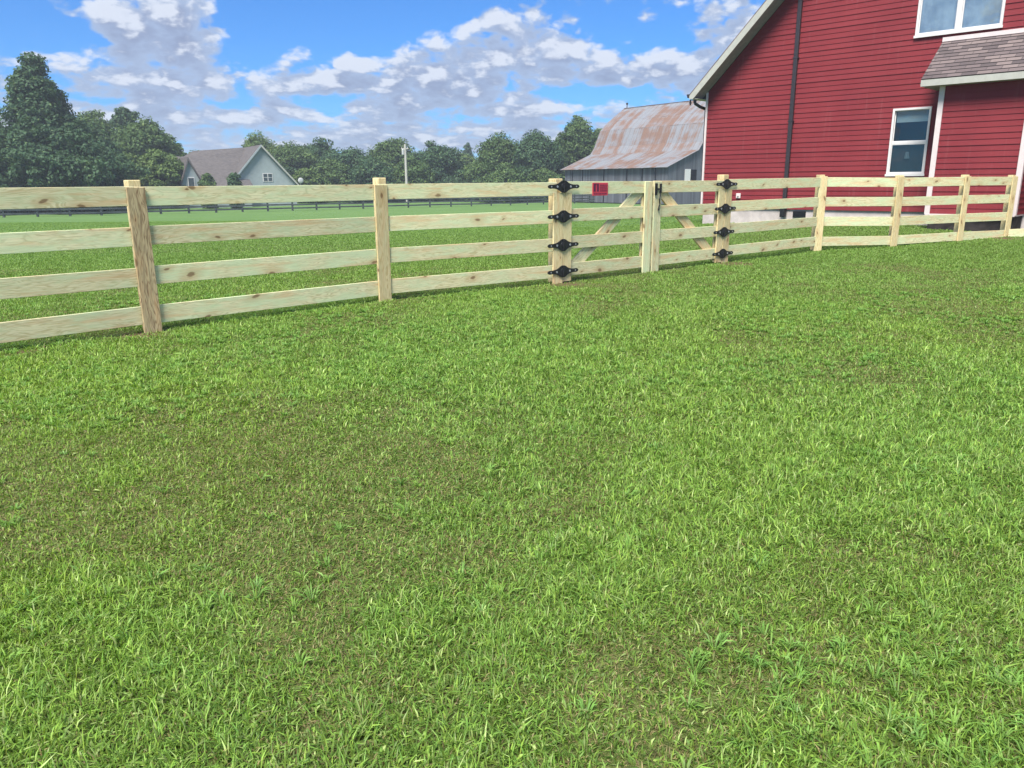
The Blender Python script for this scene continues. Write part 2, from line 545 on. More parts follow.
def hills():
    rs = random.Random(4)
    v = []; f = []
    n = 60
    for i in range(n):
        a_ = R(-55 + 110 * i / (n - 1))
        h = 7 + 3.5 * math.sin(i * .31) + rs.random() * 1.6
        for r_, z in ((420, -1.5), (450, h), (520, h + 1), (560, -1.5)):
            v.append((r_ * math.sin(a_), r_ * math.cos(a_), z))
    for i in range(n - 1):
        for k in range(3):
            p = i * 4 + k
            f.append((p, p + 4, p + 5, p + 1))
    o = mesh_obj('hills', v, f, M_hill, smooth=True)
    tag(o, kind='structure')
hills()

# ------------------------------------------------------------------ lawn
def make_mesh_fast(name, V, loops_per_face, F, tint, mat):
    me = bpy.data.meshes.new(name)
    nv = len(V); nf = len(loops_per_face)
    me.vertices.add(nv)
    me.vertices.foreach_set('co', V.astype(np.float32).ravel())
    me.loops.add(len(F)); me.loops.foreach_set('vertex_index', F.astype(np.int32))
    me.polygons.add(nf)
    starts = np.concatenate([[0], np.cumsum(loops_per_face)[:-1]]).astype(np.int32)
    me.polygons.foreach_set('loop_start', starts)
    try:
        me.polygons.foreach_set('loop_total', loops_per_face.astype(np.int32))
    except Exception:
        pass
    me.update(calc_edges=True)
    at = me.attributes.new('tint', 'FLOAT_COLOR', 'POINT')
    at.data.foreach_set('color', np.concatenate([tint, np.ones((nv, 1))], 1).astype(np.float32).ravel())
    me.materials.append(mat)
    o = bpy.data.objects.new(name, me)
    return link(o)

def lawn():
    rs = np.random.RandomState(11)
    # (y0, y1, density, width, height)
    zones = [(1.25, 2.6, 25000, .0034, .043), (2.6, 4.2, 19000, .0041, .043), (4.2, 6.5, 10500, .0056, .043), (6.5, 10, 7200, .0064, .040),
             (10, 16, 3600, .0084, .036), (16, 26, 1250, .0135, .030), (26, 44, 300, .022, .026)]
    PV = []; PC = []
    posts = np.array(P0)
    for y0, y1, dens, w0, h0 in zones:
        xm = .73 * y1 + .6
        n = int(2 * xm * (y1 - y0) * dens)
        x = (rs.rand(n) * 2 - 1) * xm
        y = y0 + rs.rand(n) * (y1 - y0)
        keep = np.abs(x) < .70 * y + .6
        # the house stands here
        lx = (x - 9.868) * math.sin(R(46)) - (y - 20.0) * math.cos(R(46))
        ly = (x - 9.868) * math.cos(R(46)) + (y - 20.0) * math.sin(R(46))
        keep &= ~((ly > 0.02) & (lx > -5.7) & (lx < 7.5))
        keep &= ~((ly > -.9) & (lx > .88) & (lx < 2.8))
        for dx_, dy_, r_ in DIRT:
            dd = np.hypot(x - dx_, (y - dy_)) + (fbm(x * 6, y * 6, 2) - .5) * .35
            keep &= ~((dd < r_) & (rs.rand(n) < .72))
        pa = fbm(x * .85 + 3, y * .55 + 8, 4)                       # dry / lush patches
        pb = fbm(x * 3.1 + 30, y * 2.6 + 50, 3)
        pc = fbm(x * 11, y * 11 + 5, 2)
        pd = fbm(x * .33 + 71, y * .28 + 12, 2)
        pe = fbm(x * .42 + 9, y * .30 + 33, 2)
        lush = np.clip((pa - .5) * 3.0 + (pb - .5) * 2.0 + (pe - .5) * 1.1 + .68, 0, 1)
        lush = np.where(y > 13, .62 + .25 * lush, lush)
        keep &= rs.rand(n) < np.clip(.90 + .3 * lush + (pc - .5) * .5, .4, 1)
        x, y, lush, pb, pc, pd = (q[keep] for q in (x, y, lush, pb, pc, pd))
        n = len(x)
        z = T(x, y)
        kind = rs.rand(n)
        dead = kind < (.05 + .42 * (1 - lush) ** 1.5) * np.where(y > 13, .12, 1)
        low = (~dead) & (rs.rand(n) < .62)                          # flat little leaves near the soil
        h = h0 * (.50 + .60 * rs.rand(n)) * (.80 + .38 * lush) * (.8 + .4 * pc)
        tall = rs.rand(n) < (.010 + .045 * lush ** 2)
        h = np.where(tall, h * 1.45 + .006, h)
        h = np.where(low, h * .56, h); h = np.where(dead, h * .60, h)
        w = w0 * (.6 + .75 * rs.rand(n)) * np.where(tall, 1.15, 1) * np.where(low, 1.5, 1) * np.where(dead, .75, 1)
        # clumps comb their blades the same way
        ca = fbm(x * 4.0 + 90, y * 4.0, 2) * 14
        la = np.where(rs.rand(n) < .25, ca + rs.randn(n) * .7, rs.rand(n) * 2 * np.pi)
        ln = .25 + .75 * rs.rand(n); ln = np.where(dead | low, .7 + 1.5 * rs.rand(n), ln)
        L = np.stack([np.cos(la), np.sin(la), np.zeros(n)], 1)
        wa = la + np.pi / 2 + rs.randn(n) * .5
        Wd = np.stack([np.cos(wa), np.sin(wa), rs.randn(n) * .25], 1)
        root = np.stack([x, y, z - .004], 1)
        up = np.array([0, 0, 1.0])
        mid = root + L * (h * ln * .30)[:, None] + up * (h * .58)[:, None]
        droop = np.clip(ln - .5, 0, 1)
        tip = root + L * (h * ln * np.where(dead, .75, .95))[:, None] + up * (h * (1.0 - .50 * droop))[:, None]
        v = np.stack([root - Wd * (w * .38)[:, None], root + Wd * (w * .38)[:, None],
                      mid + Wd * (w * .5)[:, None], mid - Wd * (w * .5)[:, None], tip], 1)
        # colours
        g1 = np.array([.155, .285, .044]); g2 = np.array([.245, .360, .058]); g3_ = np.array([.105, .255, .068]); g4 = np.array([.33, .43, .15])
        k = rs.rand(n)[:, None]; k2 = rs.rand(n)[:, None]
        hue = np.clip((pd - .5) * 3 + .5, 0, 1)[:, None]
        c = g1 * (1 - k) + g2 * k
        c = c * (1 - .45 * hue * k2) + g3_ * (.45 * hue * k2)
        pale = (rs.rand(n) < .10)[:, None]
        c = np.where(pale, g4, c)
        c *= (.55 + .95 * rs.rand(n) ** 1.4)[:, None] * (.92 + .18 * lush)[:, None]
        sm_ = np.clip((y - 6) / 10, 0, .88)[:, None]
        c = c * (1 - sm_) + np.array([.158, .280, .056]) * (.94 + .12 * lush)[:, None] * sm_
        dk = rs.rand(n)[:, None]
        dc = np.array([.155, .125, .055]) * (1 - dk) + np.array([.34, .30, .14]) * dk
        dc *= (.5 + .75 * rs.rand(n))[:, None]
        c = np.where(dead[:, None], dc, c)
        c = np.where(low[:, None], c * .88, c)
        cc = np.repeat(c[:, None, :], 5, 1)
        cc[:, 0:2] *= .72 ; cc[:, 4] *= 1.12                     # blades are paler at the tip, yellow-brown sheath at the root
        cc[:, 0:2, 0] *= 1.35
        PV.append(v.reshape(-1, 3)); PC.append(cc.reshape(-1, 3))
    # coarser tufts spreading from a common root
    nt = 4200
    ty = 1.3 + 8.5 * rs.rand(nt * 2) ** .8
    tx = (rs.rand(nt * 2) * 2 - 1) * (.72 * ty + .5)
    tk = rs.rand(nt * 2) < np.clip((fbm(tx * 1.1 + 40, ty * 1.1, 3) - .42) * 5, .05, 1)
    tx, ty = tx[tk], ty[tk]; nt = len(tx)
    per = 16
    ix = np.repeat(np.arange(nt), per); n = len(ix)
    ts = (.5 + .6 * rs.rand(nt))[ix]
    la = rs.rand(n) * 2 * np.pi
    rr_ = .012 * rs.rand(n)
    x = tx[ix] + rr_ * np.cos(la); y = ty[ix] + rr_ * np.sin(la); z = T(x, y)
    h = .040 * ts * (.6 + .6 * rs.rand(n)); reach = h * (.5 + 1.3 * rs.rand(n))
    w = (.0034 + .0005 * y) * (.7 + .6 * rs.rand(n))
    L = np.stack([np.cos(la), np.sin(la), np.zeros(n)], 1)
    Wd = np.stack([-np.sin(la), np.cos(la), rs.randn(n) * .3], 1)
    root = np.stack([x, y, z], 1); up = np.array([0, 0, 1.0])
    mid = root + L * (reach * .45)[:, None] + up * (h * .75)[:, None]
    tip = root + L * reach[:, None] + up * (h * (.55 + .5 * rs.rand(n)))[:, None]
    v = np.stack([root - Wd * (w * .35)[:, None], root + Wd * (w * .35)[:, None], mid + Wd * (w * .5)[:, None], mid - Wd * (w * .5)[:, None], tip], 1)
    k = rs.rand(nt)[ix][:, None]
    c = (np.array([.185, .32, .056]) * (1 - k) + np.array([.145, .29, .064]) * k) * (.7 + .65 * rs.rand(n))[:, None]
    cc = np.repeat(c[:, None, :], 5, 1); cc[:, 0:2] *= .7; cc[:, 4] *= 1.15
    PV.append(v.reshape(-1, 3)); PC.append(cc.reshape(-1, 3))
    V = np.concatenate(PV); C = np.concatenate(PC)
    nb = len(V) // 5
    base = np.arange(nb) * 5
    F = np.stack([base, base + 1, base + 2, base + 3, base + 3, base + 2, base + 4], 1).ravel()
    lp = np.tile([4, 3], nb)
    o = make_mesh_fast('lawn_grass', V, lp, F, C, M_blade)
    tag(o, 'mown green lawn grass with thin brown patches around the fence', 'grass', kind='stuff')
    print('blades', nb)
lawn()

# ------------------------------------------------------------------ red house
S46, C46 = math.sin(R(46)), math.cos(R(46))
HOUSE_BASE = (9.868, 20.0, 0.0)
def house():
    H = empty('red_house', HOUSE_BASE, R(-44), 'two-storey house with red lap siding and white trimmed windows beside the new fence', 'house')
    # local: x along the gable wall, -y towards the camera, z up
    XL, XR, XP = -5.65, 7.35, 0.85
    Z0, ZE = 0.57, 3.84
    slope = 1.0
    ZP = ZE + (XP - XL) * slope
    DEP = 11.0
    course = .127
    def strips(bm, x_of, z0, z1, holes, prot=.017, y=0.0):
        """lap siding; x_of(z) gives the wall's left and right edge at height z"""
        z = z0
        while z < z1 - .001:
            zt = min(z + course, z1)
            lv = sorted({z, zt, *[h for q in holes for h in q[2:4] if z + .004 < h < zt - .004]})
            for za_, zb_ in zip(lv, lv[1:]):
                pr_ = (prot if round((z - z0) / course) % 2 == 0 else prot * .80) * (.88 + .24 * ((z * 37.7) % 1.0))
                pa, pb = (pr_ - (pr_ - .002) * (q - z) / course for q in (za_, zb_))
                (l0, r0), (l1, r1) = x_of(za_), x_of(zb_)
                cuts = sorted((h[0], h[1]) for h in holes if za_ < h[3] - .002 and zb_ > h[2] + .002)
                parts = []; cl0, cl1 = l0, l1
                for c0, c1 in cuts:
                    parts.append((cl0, c0, cl1, c0)); cl0 = cl1 = c1
                parts.append((cl0, r0, cl1, r1))
                for a0, a1, b0, b1 in parts:
                    if a1 - a0 < .01: continue
                    vv = [bm.verts.new(q) for q in ((a0, y - pa, za_), (a1, y - pa, za_), (max(b1, b0 + .001), y - pb, zb_), (b0, y - pb, zb_))]
                    bm.faces.new(vv)
                    if za_ == z:
                        w0, w1 = bm.verts.new((a0, y + .06, z)), bm.verts.new((a1, y + .06, z))
                        bm.faces.new((w0, w1, vv[1], vv[0]))
            z = zt
    def edges(z):
        if z <= ZE: return (XL, XR)
        k = (z - ZE) / slope
        return (XL + k, XR - k)
    LW = (-.40, .49, 1.47, 3.06)      # lower window (outer frame)
    UW = (-.09, 1.74, 4.68, 5.98)     # upper double window
    bm = bmesh.new()
    strips(bm, edges, Z0, ZP - .02, [(LW[0] + .02, LW[1] - .02, LW[2] + .02, LW[3] - .02), (UW[0] + .02, UW[1] - .02, UW[2] + .02, UW[3] - .02)])
    # close the courses cut by the window openings with a backing wall around the holes
    def wall_with_holes(bm, holes, y):
        xs = sorted({XL, XR, *[h[0] for h in holes], *[h[1] for h in holes]})
        for i in range(len(xs) - 1):
            xa, xb = xs[i], xs[i + 1]
            hs_ = sorted([(h[2], h[3]) for h in holes if h[0] <= xa + 1e-6 and h[1] >= xb - 1e-6])
            zc = Z0
            for h0, h1 in hs_ + [(ZE, ZE)]:
                if h0 > zc + 1e-4:
                    vv = [bm.verts.new(q) for q in ((xa, y, zc), (xb, y, zc), (xb, y, h0), (xa, y, h0))]
                    bm.faces.new(vv)
                zc = max(zc, h1)
    bm_obj('gable_wall', bm, M_siding, H, fix=False)
    # side and back walls
    bm = bmesh.new()
    bx(bm, XL, XL + .12, .07, DEP, Z0, ZE)
    bx(bm, XR - .12, XR, .07, DEP, Z0, ZE)
    bx(bm, XL + .12, XR - .12, DEP - .12, DEP, Z0, ZE)
    bm_obj('side_wall', bm, M_siding, H)
    # footing
    bm = bmesh.new()
    bx(bm, XL + .03, XR - .03, .03, DEP - .03, -.4, Z0 - .003)
    ft = bm_obj('footing', bm, M_concrete, H)
    bm = bmesh.new(); bx(bm, -2.78, -2.42, .0, .028, .36, .53)
    for i in range(4): bx(bm, -2.77, -2.43, -.012, -.001, .375 + i * .038, .392 + i * .038)
    bm_obj('vent', bm, M_black, ft)
    # corner boards
    for nm, x0, x1 in (('corner_board', XL - .030, XL + .030), ('corner_board', XR - .075, XR + .035)):
        bm = bmesh.new(); bx(bm, x0, x1, -.045, .068, Z0 - .03, ZE + .02, .004)
        bm_obj(nm, bm, M_trim, H)
    # roof: two slabs with barge boards, soffit and eave return
    OH, OV = .50, .30                  # overhang in front of the gable, and past the eave
    RT = .27                           # roof surface above the wall line
    ze = ZE - OV * slope + RT
    zb = ze - .15                      # underside of the boxed eave
    def slab(sign):
        bm = bmesh.new()
        xe = (XL - OV) if sign < 0 else (XR + OV)
        prism(bm, [(xe, ze), (XP, ZP + RT), (XP, ZP + RT - .05), (xe, ze - .05)], -OH, DEP + .3)
        return bm
    for sg in (-1, 1):
        bm_obj('roof_slope', slab(sg), M_shingle, H)
    for sg in (-1, 1):
        xe = (XL - OV) if sg < 0 else (XR + OV)
        xi = xe - sg * (zb - (ZE - OV * slope) + .0)
        bm = bmesh.new()
        prism(bm, [(xe, ze - .053), (XP, ZP + RT - .053), (XP, ZP - .02), (xi, zb), (xe, zb)], -OH - .02, -OH + .005)
        bm_obj('barge_board', bm, M_fascia, H)
        bm = bmesh.new()
        prism(bm, [(xe, ze - .056), (XP, ZP + RT - .056), (XP, ZP - .01), (xi, zb + .01), (xe, zb + .01)], -OH + .006, -.024)
        bm_obj('soffit', bm, M_soffit, H)
    bm = bmesh.new()
    bx(bm, XL - OV + .004, XL - .037, -.49, 3.0, zb - .004, zb + .006)
    bm_obj('eave_return', bm, M_fascia, H)
    # gutter along the left eave + its elbow
    bm = bmesh.new()
    prism(bm, [(XL - OV - .10, ze - .01), (XL - OV - .002, ze - .01), (XL - OV - .002, ze - .11), (XL - OV - .07, ze - .11)], -OH - .01, DEP)
    gt = bm_obj('gutter', bm, M_brown, H)
    bm = bmesh.new()
    pts = [(XL - OV + .06, -.30, zb), (XL - OV + .06, -.30, zb - .10), (XL - OV + .16, -.16, zb - .20), (XL - .09, .10, zb - .25), (XL - .09, .12, .35)]
    for a_, b_ in zip(pts, pts[1:]): cyl(bm, a_, b_, .045, n=10)
    bm_obj('downspout', bm, M_brown, gt)
    bm = bmesh.new(); bx(bm, XL - .34, XL - .31, -.42, -.39, zb - .16, zb - .005); bx(bm, XL - .36, XL - .29, -.44, -.37, zb - .10, zb - .08)
    bm_obj('bracket', bm, M_brown, gt)
    # tall dark downspout in the middle of the gable
    bm = bmesh.new()
    xd = -3.02
    bx(bm, xd - .055, xd + .055, -.105, -.030, .64, 6.62, .012)
    for zc in (1.3, 2.9, 4.5, 6.0): bx(bm, xd - .075, xd + .075, -.112, -.024, zc, zc + .03)
    dsp = bm_obj('downspout', bm, M_brown, H)
    bm = bmesh.new()
    bx(bm, xd - .075, xd + .075, -.17, -.03, .36, .635, .02)
    bm_obj('elbow', bm, M_black, dsp)
    # hose tap box
    bm = bmesh.new(); bx(bm, -4.52, -4.38, -.05, -.02, .86, 1.0, .008); cyl(bm, (-4.45, -.05, .93), (-4.45, -.13, .93), .02)
    bm_obj('hose_tap', bm, M_trim, H)

    # windows --------------------------------------------------------
    def window(x0, x1, z0, z1, sashes, y=0.0):
        fw = .050
        bm = bmesh.new()
        bx(bm, x0, x1, y - .045, y + .10, z0, z0 + fw); bx(bm, x0, x1, y - .045, y + .10, z1 - fw, z1)
        bx(bm, x0, x0 + fw, y - .045, y + .10, z0 + fw, z1 - fw); bx(bm, x1 - fw, x1, y - .045, y + .10, z0 + fw, z1 - fw)
        w = bm_obj('window', bm, M_white, H)
        bm = bmesh.new()
        bx(bm, x0 - .02, x1 + .02, y - .065, y - .046, z0 - .035, z0 + .02)
        bm_obj('sill', bm, M_white, w)
        # dark room behind
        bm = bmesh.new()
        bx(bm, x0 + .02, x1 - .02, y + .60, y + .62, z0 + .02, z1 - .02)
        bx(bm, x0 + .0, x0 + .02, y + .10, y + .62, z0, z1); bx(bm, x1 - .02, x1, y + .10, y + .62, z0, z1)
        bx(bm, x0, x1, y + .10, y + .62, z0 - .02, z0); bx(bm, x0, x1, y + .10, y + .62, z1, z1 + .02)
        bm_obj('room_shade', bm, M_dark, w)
        return w, fw
    w, fw = window(*LW, None)
    x0, x1, z0, z1 = LW
    zm = 2.24
    bm = bmesh.new(); bx(bm, x0 + fw, x1 - fw, -.02, .05, zm - .03, zm + .03)
    bm_obj('meeting_rail', bm, M_white, w)
    for za, zb, yy in ((z0 + fw, zm - .03, -.005), (zm + .03, z1 - fw, .03)):
        bm = bmesh.new()
        fr = .018
        bx(bm, x0 + fw, x0 + fw + fr, yy - .012, yy + .02, za, zb); bx(bm, x1 - fw - fr, x1 - fw, yy - .012, yy + .02, za, zb)
        bx(bm, x0 + fw + fr, x1 - fw - fr, yy - .012, yy + .02, za, za + fr); bx(bm, x0 + fw + fr, x1 - fw - fr, yy - .012, yy + .02, zb - fr, zb)
        s_ = bm_obj('sash', bm, M_white, w)
        bm = bmesh.new(); bx(bm, x0 + fw + fr, x1 - fw - fr, yy, yy + .006, za + fr, zb - fr)
        bm_obj('pane', bm, M_glass_dim, s_)
    bm = bmesh.new(); bx(bm, x0 + fw + .03, x1 - fw - .03, .06, .075, z1 - .33, z1 - fw - .002)
    bm_obj('blind', bm, M_blind, w)
    bm = bmesh.new(); bx(bm, x0 + fw + .005, x1 - fw - .005, .052, .058, z0 + fw, zm - .031)
    bm_obj('insect_screen', bm, M_screenfab, w)
    # lamp inside
    bm = bmesh.new(); cyl(bm, (.02, .075, 1.60), (.02, .075, 1.93), .012); cyl(bm, (.02, .075, 1.86), (.02, .075, 2.02), .07, .045, 16)
    bm_obj('stand_lamp', bm, M_clap, w)
    w, fw = window(*UW, None)
    x0, x1, z0, z1 = UW
    xm = (x0 + x1) / 2
    bm = bmesh.new(); bx(bm, xm - .055, xm + .055, -.044, .09, z0 + fw, z1 - fw)
    bm_obj('mullion', bm, M_white, w)
    for xa, xb in ((x0 + fw, xm - .055), (xm + .055, x1 - fw)):
        bm = bmesh.new()
        fr = .022
        bx(bm, xa, xa + fr, .0, .03, z0 + fw, z1 - fw); bx(bm, xb - fr, xb, .0, .03, z0 + fw, z1 - fw)
        bx(bm, xa + fr, xb - fr, .0, .03, z0 + fw, z0 + fw + fr); bx(bm, xa + fr, xb - fr, .0, .03, z1 - fw - fr, z1 - fw)
        s_ = bm_obj('sash', bm, M_white, w)
        bm = bmesh.new(); bx(bm, xa + fr, xb - fr, .012, .018, z0 + fw + fr, z1 - fw - fr)
        bm_obj('pane', bm, M_glass, s_)
        bm = bmesh.new()
        n = 40
        prev = None
        for i in range(n + 1):
            xx = xa + (xb - xa) * i / n
            yy = .085 + .004 * math.sin(i * .7) + .002 * math.sin(i * 2.3)
            cur = (bm.verts.new((xx, yy, z0 + fw)), bm.verts.new((xx, yy, z1 - fw)))
            if prev: bm.faces.new((prev[0], cur[0], cur[1], prev[1]))
            prev = cur
        bm_obj('curtain', bm, M_curtain, w, smooth=True)

    # bump-out with its shed roof -----------------------------------
    ax0, ax1, ay = .90, 2.72, -.90
    za = 3.62
    bm = bmesh.new()
    strips(bm, lambda z: (ax0, ax1), Z0, za, [], y=ay)
    bo = bm_obj('bay', bm, M_siding, H, fix=False)
    bm = bmesh.new()
    prism(bm, [(ax0, Z0), (ax0 + .02, Z0), (ax0 + .02, za - .02), (ax0, za - .02)], ay + .06, -.03)
    prism(bm, [(ax1 - .02, Z0), (ax1, Z0), (ax1, za - .02), (ax1 - .02, za - .02)], ay + .06, -.03)
    z = Z0
    while z < za - .1:
        bx(bm, ax1 - .001, ax1 + .018, ay + .06, -.03, z, z + .02); bx(bm, ax0 - .018, ax0 + .001, ay + .06, -.03, z, z + .02)
        z += course
    bm_obj('bay_side', bm, M_siding, bo)
    for x0_, x1_ in ((ax0 - .03, ax0 + .085), (ax1 - .085, ax1 + .03)):
        bm = bmesh.new(); bx(bm, x0_, x1_, ay - .04, ay + .075, Z0 - .015, za - .15, .004)
        bm_obj('bay_corner_board', bm, M_trim, bo)
    bm = bmesh.new(); bx(bm, ax0 - .01, ax1 + .01, ay - .045, -.03, Z0 - .035, Z0 - .002)
    bm_obj('base_trim', bm, M_trim, bo)
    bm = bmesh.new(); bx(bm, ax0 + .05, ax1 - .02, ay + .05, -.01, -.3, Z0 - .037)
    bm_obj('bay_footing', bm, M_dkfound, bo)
    # shed roof laid out in its own plane: local x along, local y up the slope
    rx0, rx1 = .54, 3.3
    t0, z_lo, z_hi = -1.22, 3.56, 4.50
    L = math.hypot(t0, z_hi - z_lo)
    ang = math.atan2(z_hi - z_lo, -t0)
    bm = bmesh.new()
    nrow = int(L / .14)
    for i in range(nrow + 1):                       # each course of shingles is a thin step
        y0_ = i * .14; y1_ = min((i + 1) * .14 + .0, L)
        if y1_ - y0_ < .01: continue
        vv = [bm.verts.new(q) for q in ((rx0, y0_, .0), (rx1, y0_, .0), (rx1, y0_, .014), (rx0, y0_, .014), (rx1, y1_, .002), (rx0, y1_, .002))]
        bm.faces.new((vv[0], vv[1], vv[2], vv[3])); bm.faces.new((vv[3], vv[2], vv[4], vv[5]))
    bx(bm, rx0, rx1, 0.005, L, -.03, -.002)
    ro = bm_obj('bay_roof', bm, M_shingle, H)
    ro.location = (0, t0, z_lo); ro.rotation_euler = (ang, 0, 0)
    bm = bmesh.new(); bx(bm, rx0 + .0, rx1, t0 - .006, t0 + .02, z_lo - .15, z_lo - .012)
    prism(bm, [(rx0 + .001, z_lo - .15), (rx0 + .02, z_lo - .15), (rx0 + .02, z_lo - .03), (rx0 + .001, z_lo - .03)], t0 + .022, -.03)
    f_ = bm_obj('bay_fascia', bm, M_fascia, H)
    bm = bmesh.new(); bx(bm, rx0 + .02, rx1, t0 + .022, -.03, z_lo - .148, z_lo - .13)
    bm_obj('bay_soffit', bm, M_soffit, f_)
    bm = bmesh.new(); bx(bm, rx0, rx1, -.05, -.026, z_hi - .01, z_hi + .085)
    bm_obj('flashing', bm, M_trim, f_)
    bm = bmesh.new()
    prism(bm, [(rx0 + .02, z_lo - .12), (rx0 + .03, z_lo - .12), (rx0 + .03, z_lo - .03), (rx0 + .02, z_lo - .03)], t0 + .03, -.03)
    vv = [bm.verts.new(q) for q in ((rx0 + .025, t0 + .03, z_lo - .04), (rx0 + .025, -.03, z_lo - .04), (rx0 + .025, -.03, z_hi - .04))]
    bm.faces.new(vv)
    bm_obj('cheek', bm, M_siding, f_, fix=False)
    return H
house()
bm = bmesh.new()
for i, (dx_, w_) in enumerate(((0, .38), (.40, .38))):
    bx(bm, dx_, dx_ + w_, 0, .20, 0, .17, .01)
blk = bm_obj('concrete_block', bm, M_block)
blk.location = (12.35, 17.45, Tf(12.3, 17.5) - .01); blk.rotation_euler = (0, 0, R(-44))
tag(blk, 'grey concrete blocks on the ground by the corner of the red house', 'blocks')

# ------------------------------------------------------------------ fence
def plank(name, p0, p1, width, thick, face, mat, parent, base, bevel=.004, off=0.0):
    """a sawn piece from p0 to p1 (world); 'face' is the horizontal direction its wide face looks"""
    p0, p1, face = Vector(p0), Vector(p1), Vector(face).normalized()
    X = (p1 - p0); L = X.length; X.normalize()
    Y = (face - X * face.dot(X)).normalized()
    Z = X.cross(Y)
    bm = bmesh.new()
    bx(bm, -L / 2, L / 2, -thick / 2, thick / 2, -width / 2, width / 2, bevel)
    o = bm_obj(name, bm, mat, parent)
    M = Matrix((X, Y, Z)).transposed().to_4x4()
    M.translation = (p0 + p1) / 2 + Y * off - Vector(base)
    o.matrix_local = M
    return o

BZ = [1.27, .905, .535, .165]          # board centre heights
BH = .174
rf_ = random.Random(3)
def outward(a_, b_):
    d_ = Vector((b_[0] - a_[0], b_[1] - a_[1], 0)).normalized()
    return Vector((d_.y, -d_.x, 0))     # towards the camera side
def g3(p, z=0.0): return Vector((p[0], p[1], Tf(*p) + z))
def fence_post(par, base, p, face, h, lateral=0.0, cover=M_post, cw=.15, ctop=1.35, square=.115, postmat=M_post, lean=0.0, cover_on=True, pb=.0):
    d_ = Vector((-face.y, face.x, 0))
    gp = g3(p)
    c = gp - face * (.045 + square / 2) + d_ * lateral
    plank('post', c + Vector((0, 0, -.25)), c + Vector((0, 0, h)) + d_ * lean * .5, square, square, face, postmat, par, base, .008)
    if cover_on:
        q = gp + face * .031
        plank('cover_board', q + Vector((0, 0, .0)), q + Vector((0, 0, ctop)) + d_ * lean, cw, .024, face, cover, par, base, .004)
def run_boards(par, base, a_, b_, face, lvl=None, ins=(0.0, 0.0), zoff=(0.0, 0.0)):
    d_ = Vector((b_[0] - a_[0], b_[1] - a_[1], 0)).normalized()
    for i, z in enumerate(BZ):
        j = [rf_.uniform(-.006, .006) for _ in range(2)]
        q0 = g3(a_, z + j[0] + zoff[0]) + d_ * (ins[0] + .003); q1 = g3(b_, z + j[1] + zoff[1]) - d_ * (ins[1] + .003)
        plank('rail', q0, q1, BH, .024, face, M_board, par, base, .003)

# left run: from outside the frame to the left gate post
dl_ = (Vector(P0[1]) - Vector(P0[0]))
PL = (P0[0][0] - dl_.x * .98, P0[0][1] - dl_.y * .98)
FL = empty('board_fence', g3(PL), 0, 'new four-rail pine board fence to the left of the double gate, one cover board brown', 'fence')
base = g3(PL)
lp = [PL, P0[0], P0[1], P0[2]]
faces = []
for i in range(3): faces.append(outward(lp[i], lp[i + 1]))
for i in range(3):
    run_boards(FL, base, lp[i], lp[i + 1], faces[i], ins=(0, .075 if i == 2 else 0))
fence_post(FL, base, lp[0], faces[0], 1.41)
fence_post(FL, base, lp[1], faces[0], 1.415, lateral=.025, cover=M_dark_cover, cw=.165)
fence_post(FL, base, lp[2], faces[1], 1.43, lateral=.085, cw=.175, lean=.012)
# left gate post: heavier, with its own cover half
GF = outward(P0[2], P0[4])             # face direction of the gate line
GD = Vector((-GF.y, GF.x, 0)).normalized() * -1
if GD.dot(Vector((P0[4][0] - P0[2][0], P0[4][1] - P0[2][1], 0))) < 0: GD = -GD
def gate_post(par, base, p, sgn, top, lateral, cov):
    """sgn -1: fence lies to the left of the post; cover board on that half only"""
    gp = g3(p)
    c = gp - GF * (.045 + .07) + GD * lateral
    plank('post', c + Vector((0, 0, -.3)), c + Vector((0, 0, top)), .14, .14, GF, M_post, par, base, .01)
    q = gp + GF * .031 + GD * sgn * .092
    plank('cover_board', q + Vector((0, 0, .0)), q + Vector((0, 0, 1.225)), .176, .024, GF, cov, par, base, .004)
gate_post(FL, base, P0[2], -1, 1.41, .0, M_post)

# right run
rp = [P0[4], P0[5], P0[6], P0[7], P0[8]]
endp = (P0[8][0] + 1.5, P0[8][1] - .2)
FR = empty('board_fence', g3(rp[0]), 0, 'new pine board fence right of the double gate, ending at the red house', 'fence')
base = g3(rp[0])
rfaces = [outward(rp[i], rp[i + 1]) for i in range(4)]
for i in range(4):
    run_boards(FR, base, rp[i], rp[i + 1], rfaces[i], ins=(.075 if i == 0 else 0, 0), zoff=((.03, .02), (.02, -.04), (-.04, -.07), (-.07, -.11))[i])
plank('rail', g3(rp[4], BZ[3] - .10), g3(endp, BZ[3] - .02), BH, .024, outward(rp[4], endp), M_board, FR, base, .003)
gate_post(FR, base, P0[4], 1, 1.46, .12, M_post)
for i, (h, lat) in enumerate(((1.42, .03), (1.37, .10), (1.33, .10), (1.29, .10))):
    fence_post(FR, base, rp[i + 1], rfaces[min(i + 1, 3)] if i < 3 else rfaces[3], h, lateral=lat, cw=.168, ctop=h - .03, lean=(-.01, .0, .0, .0)[i])

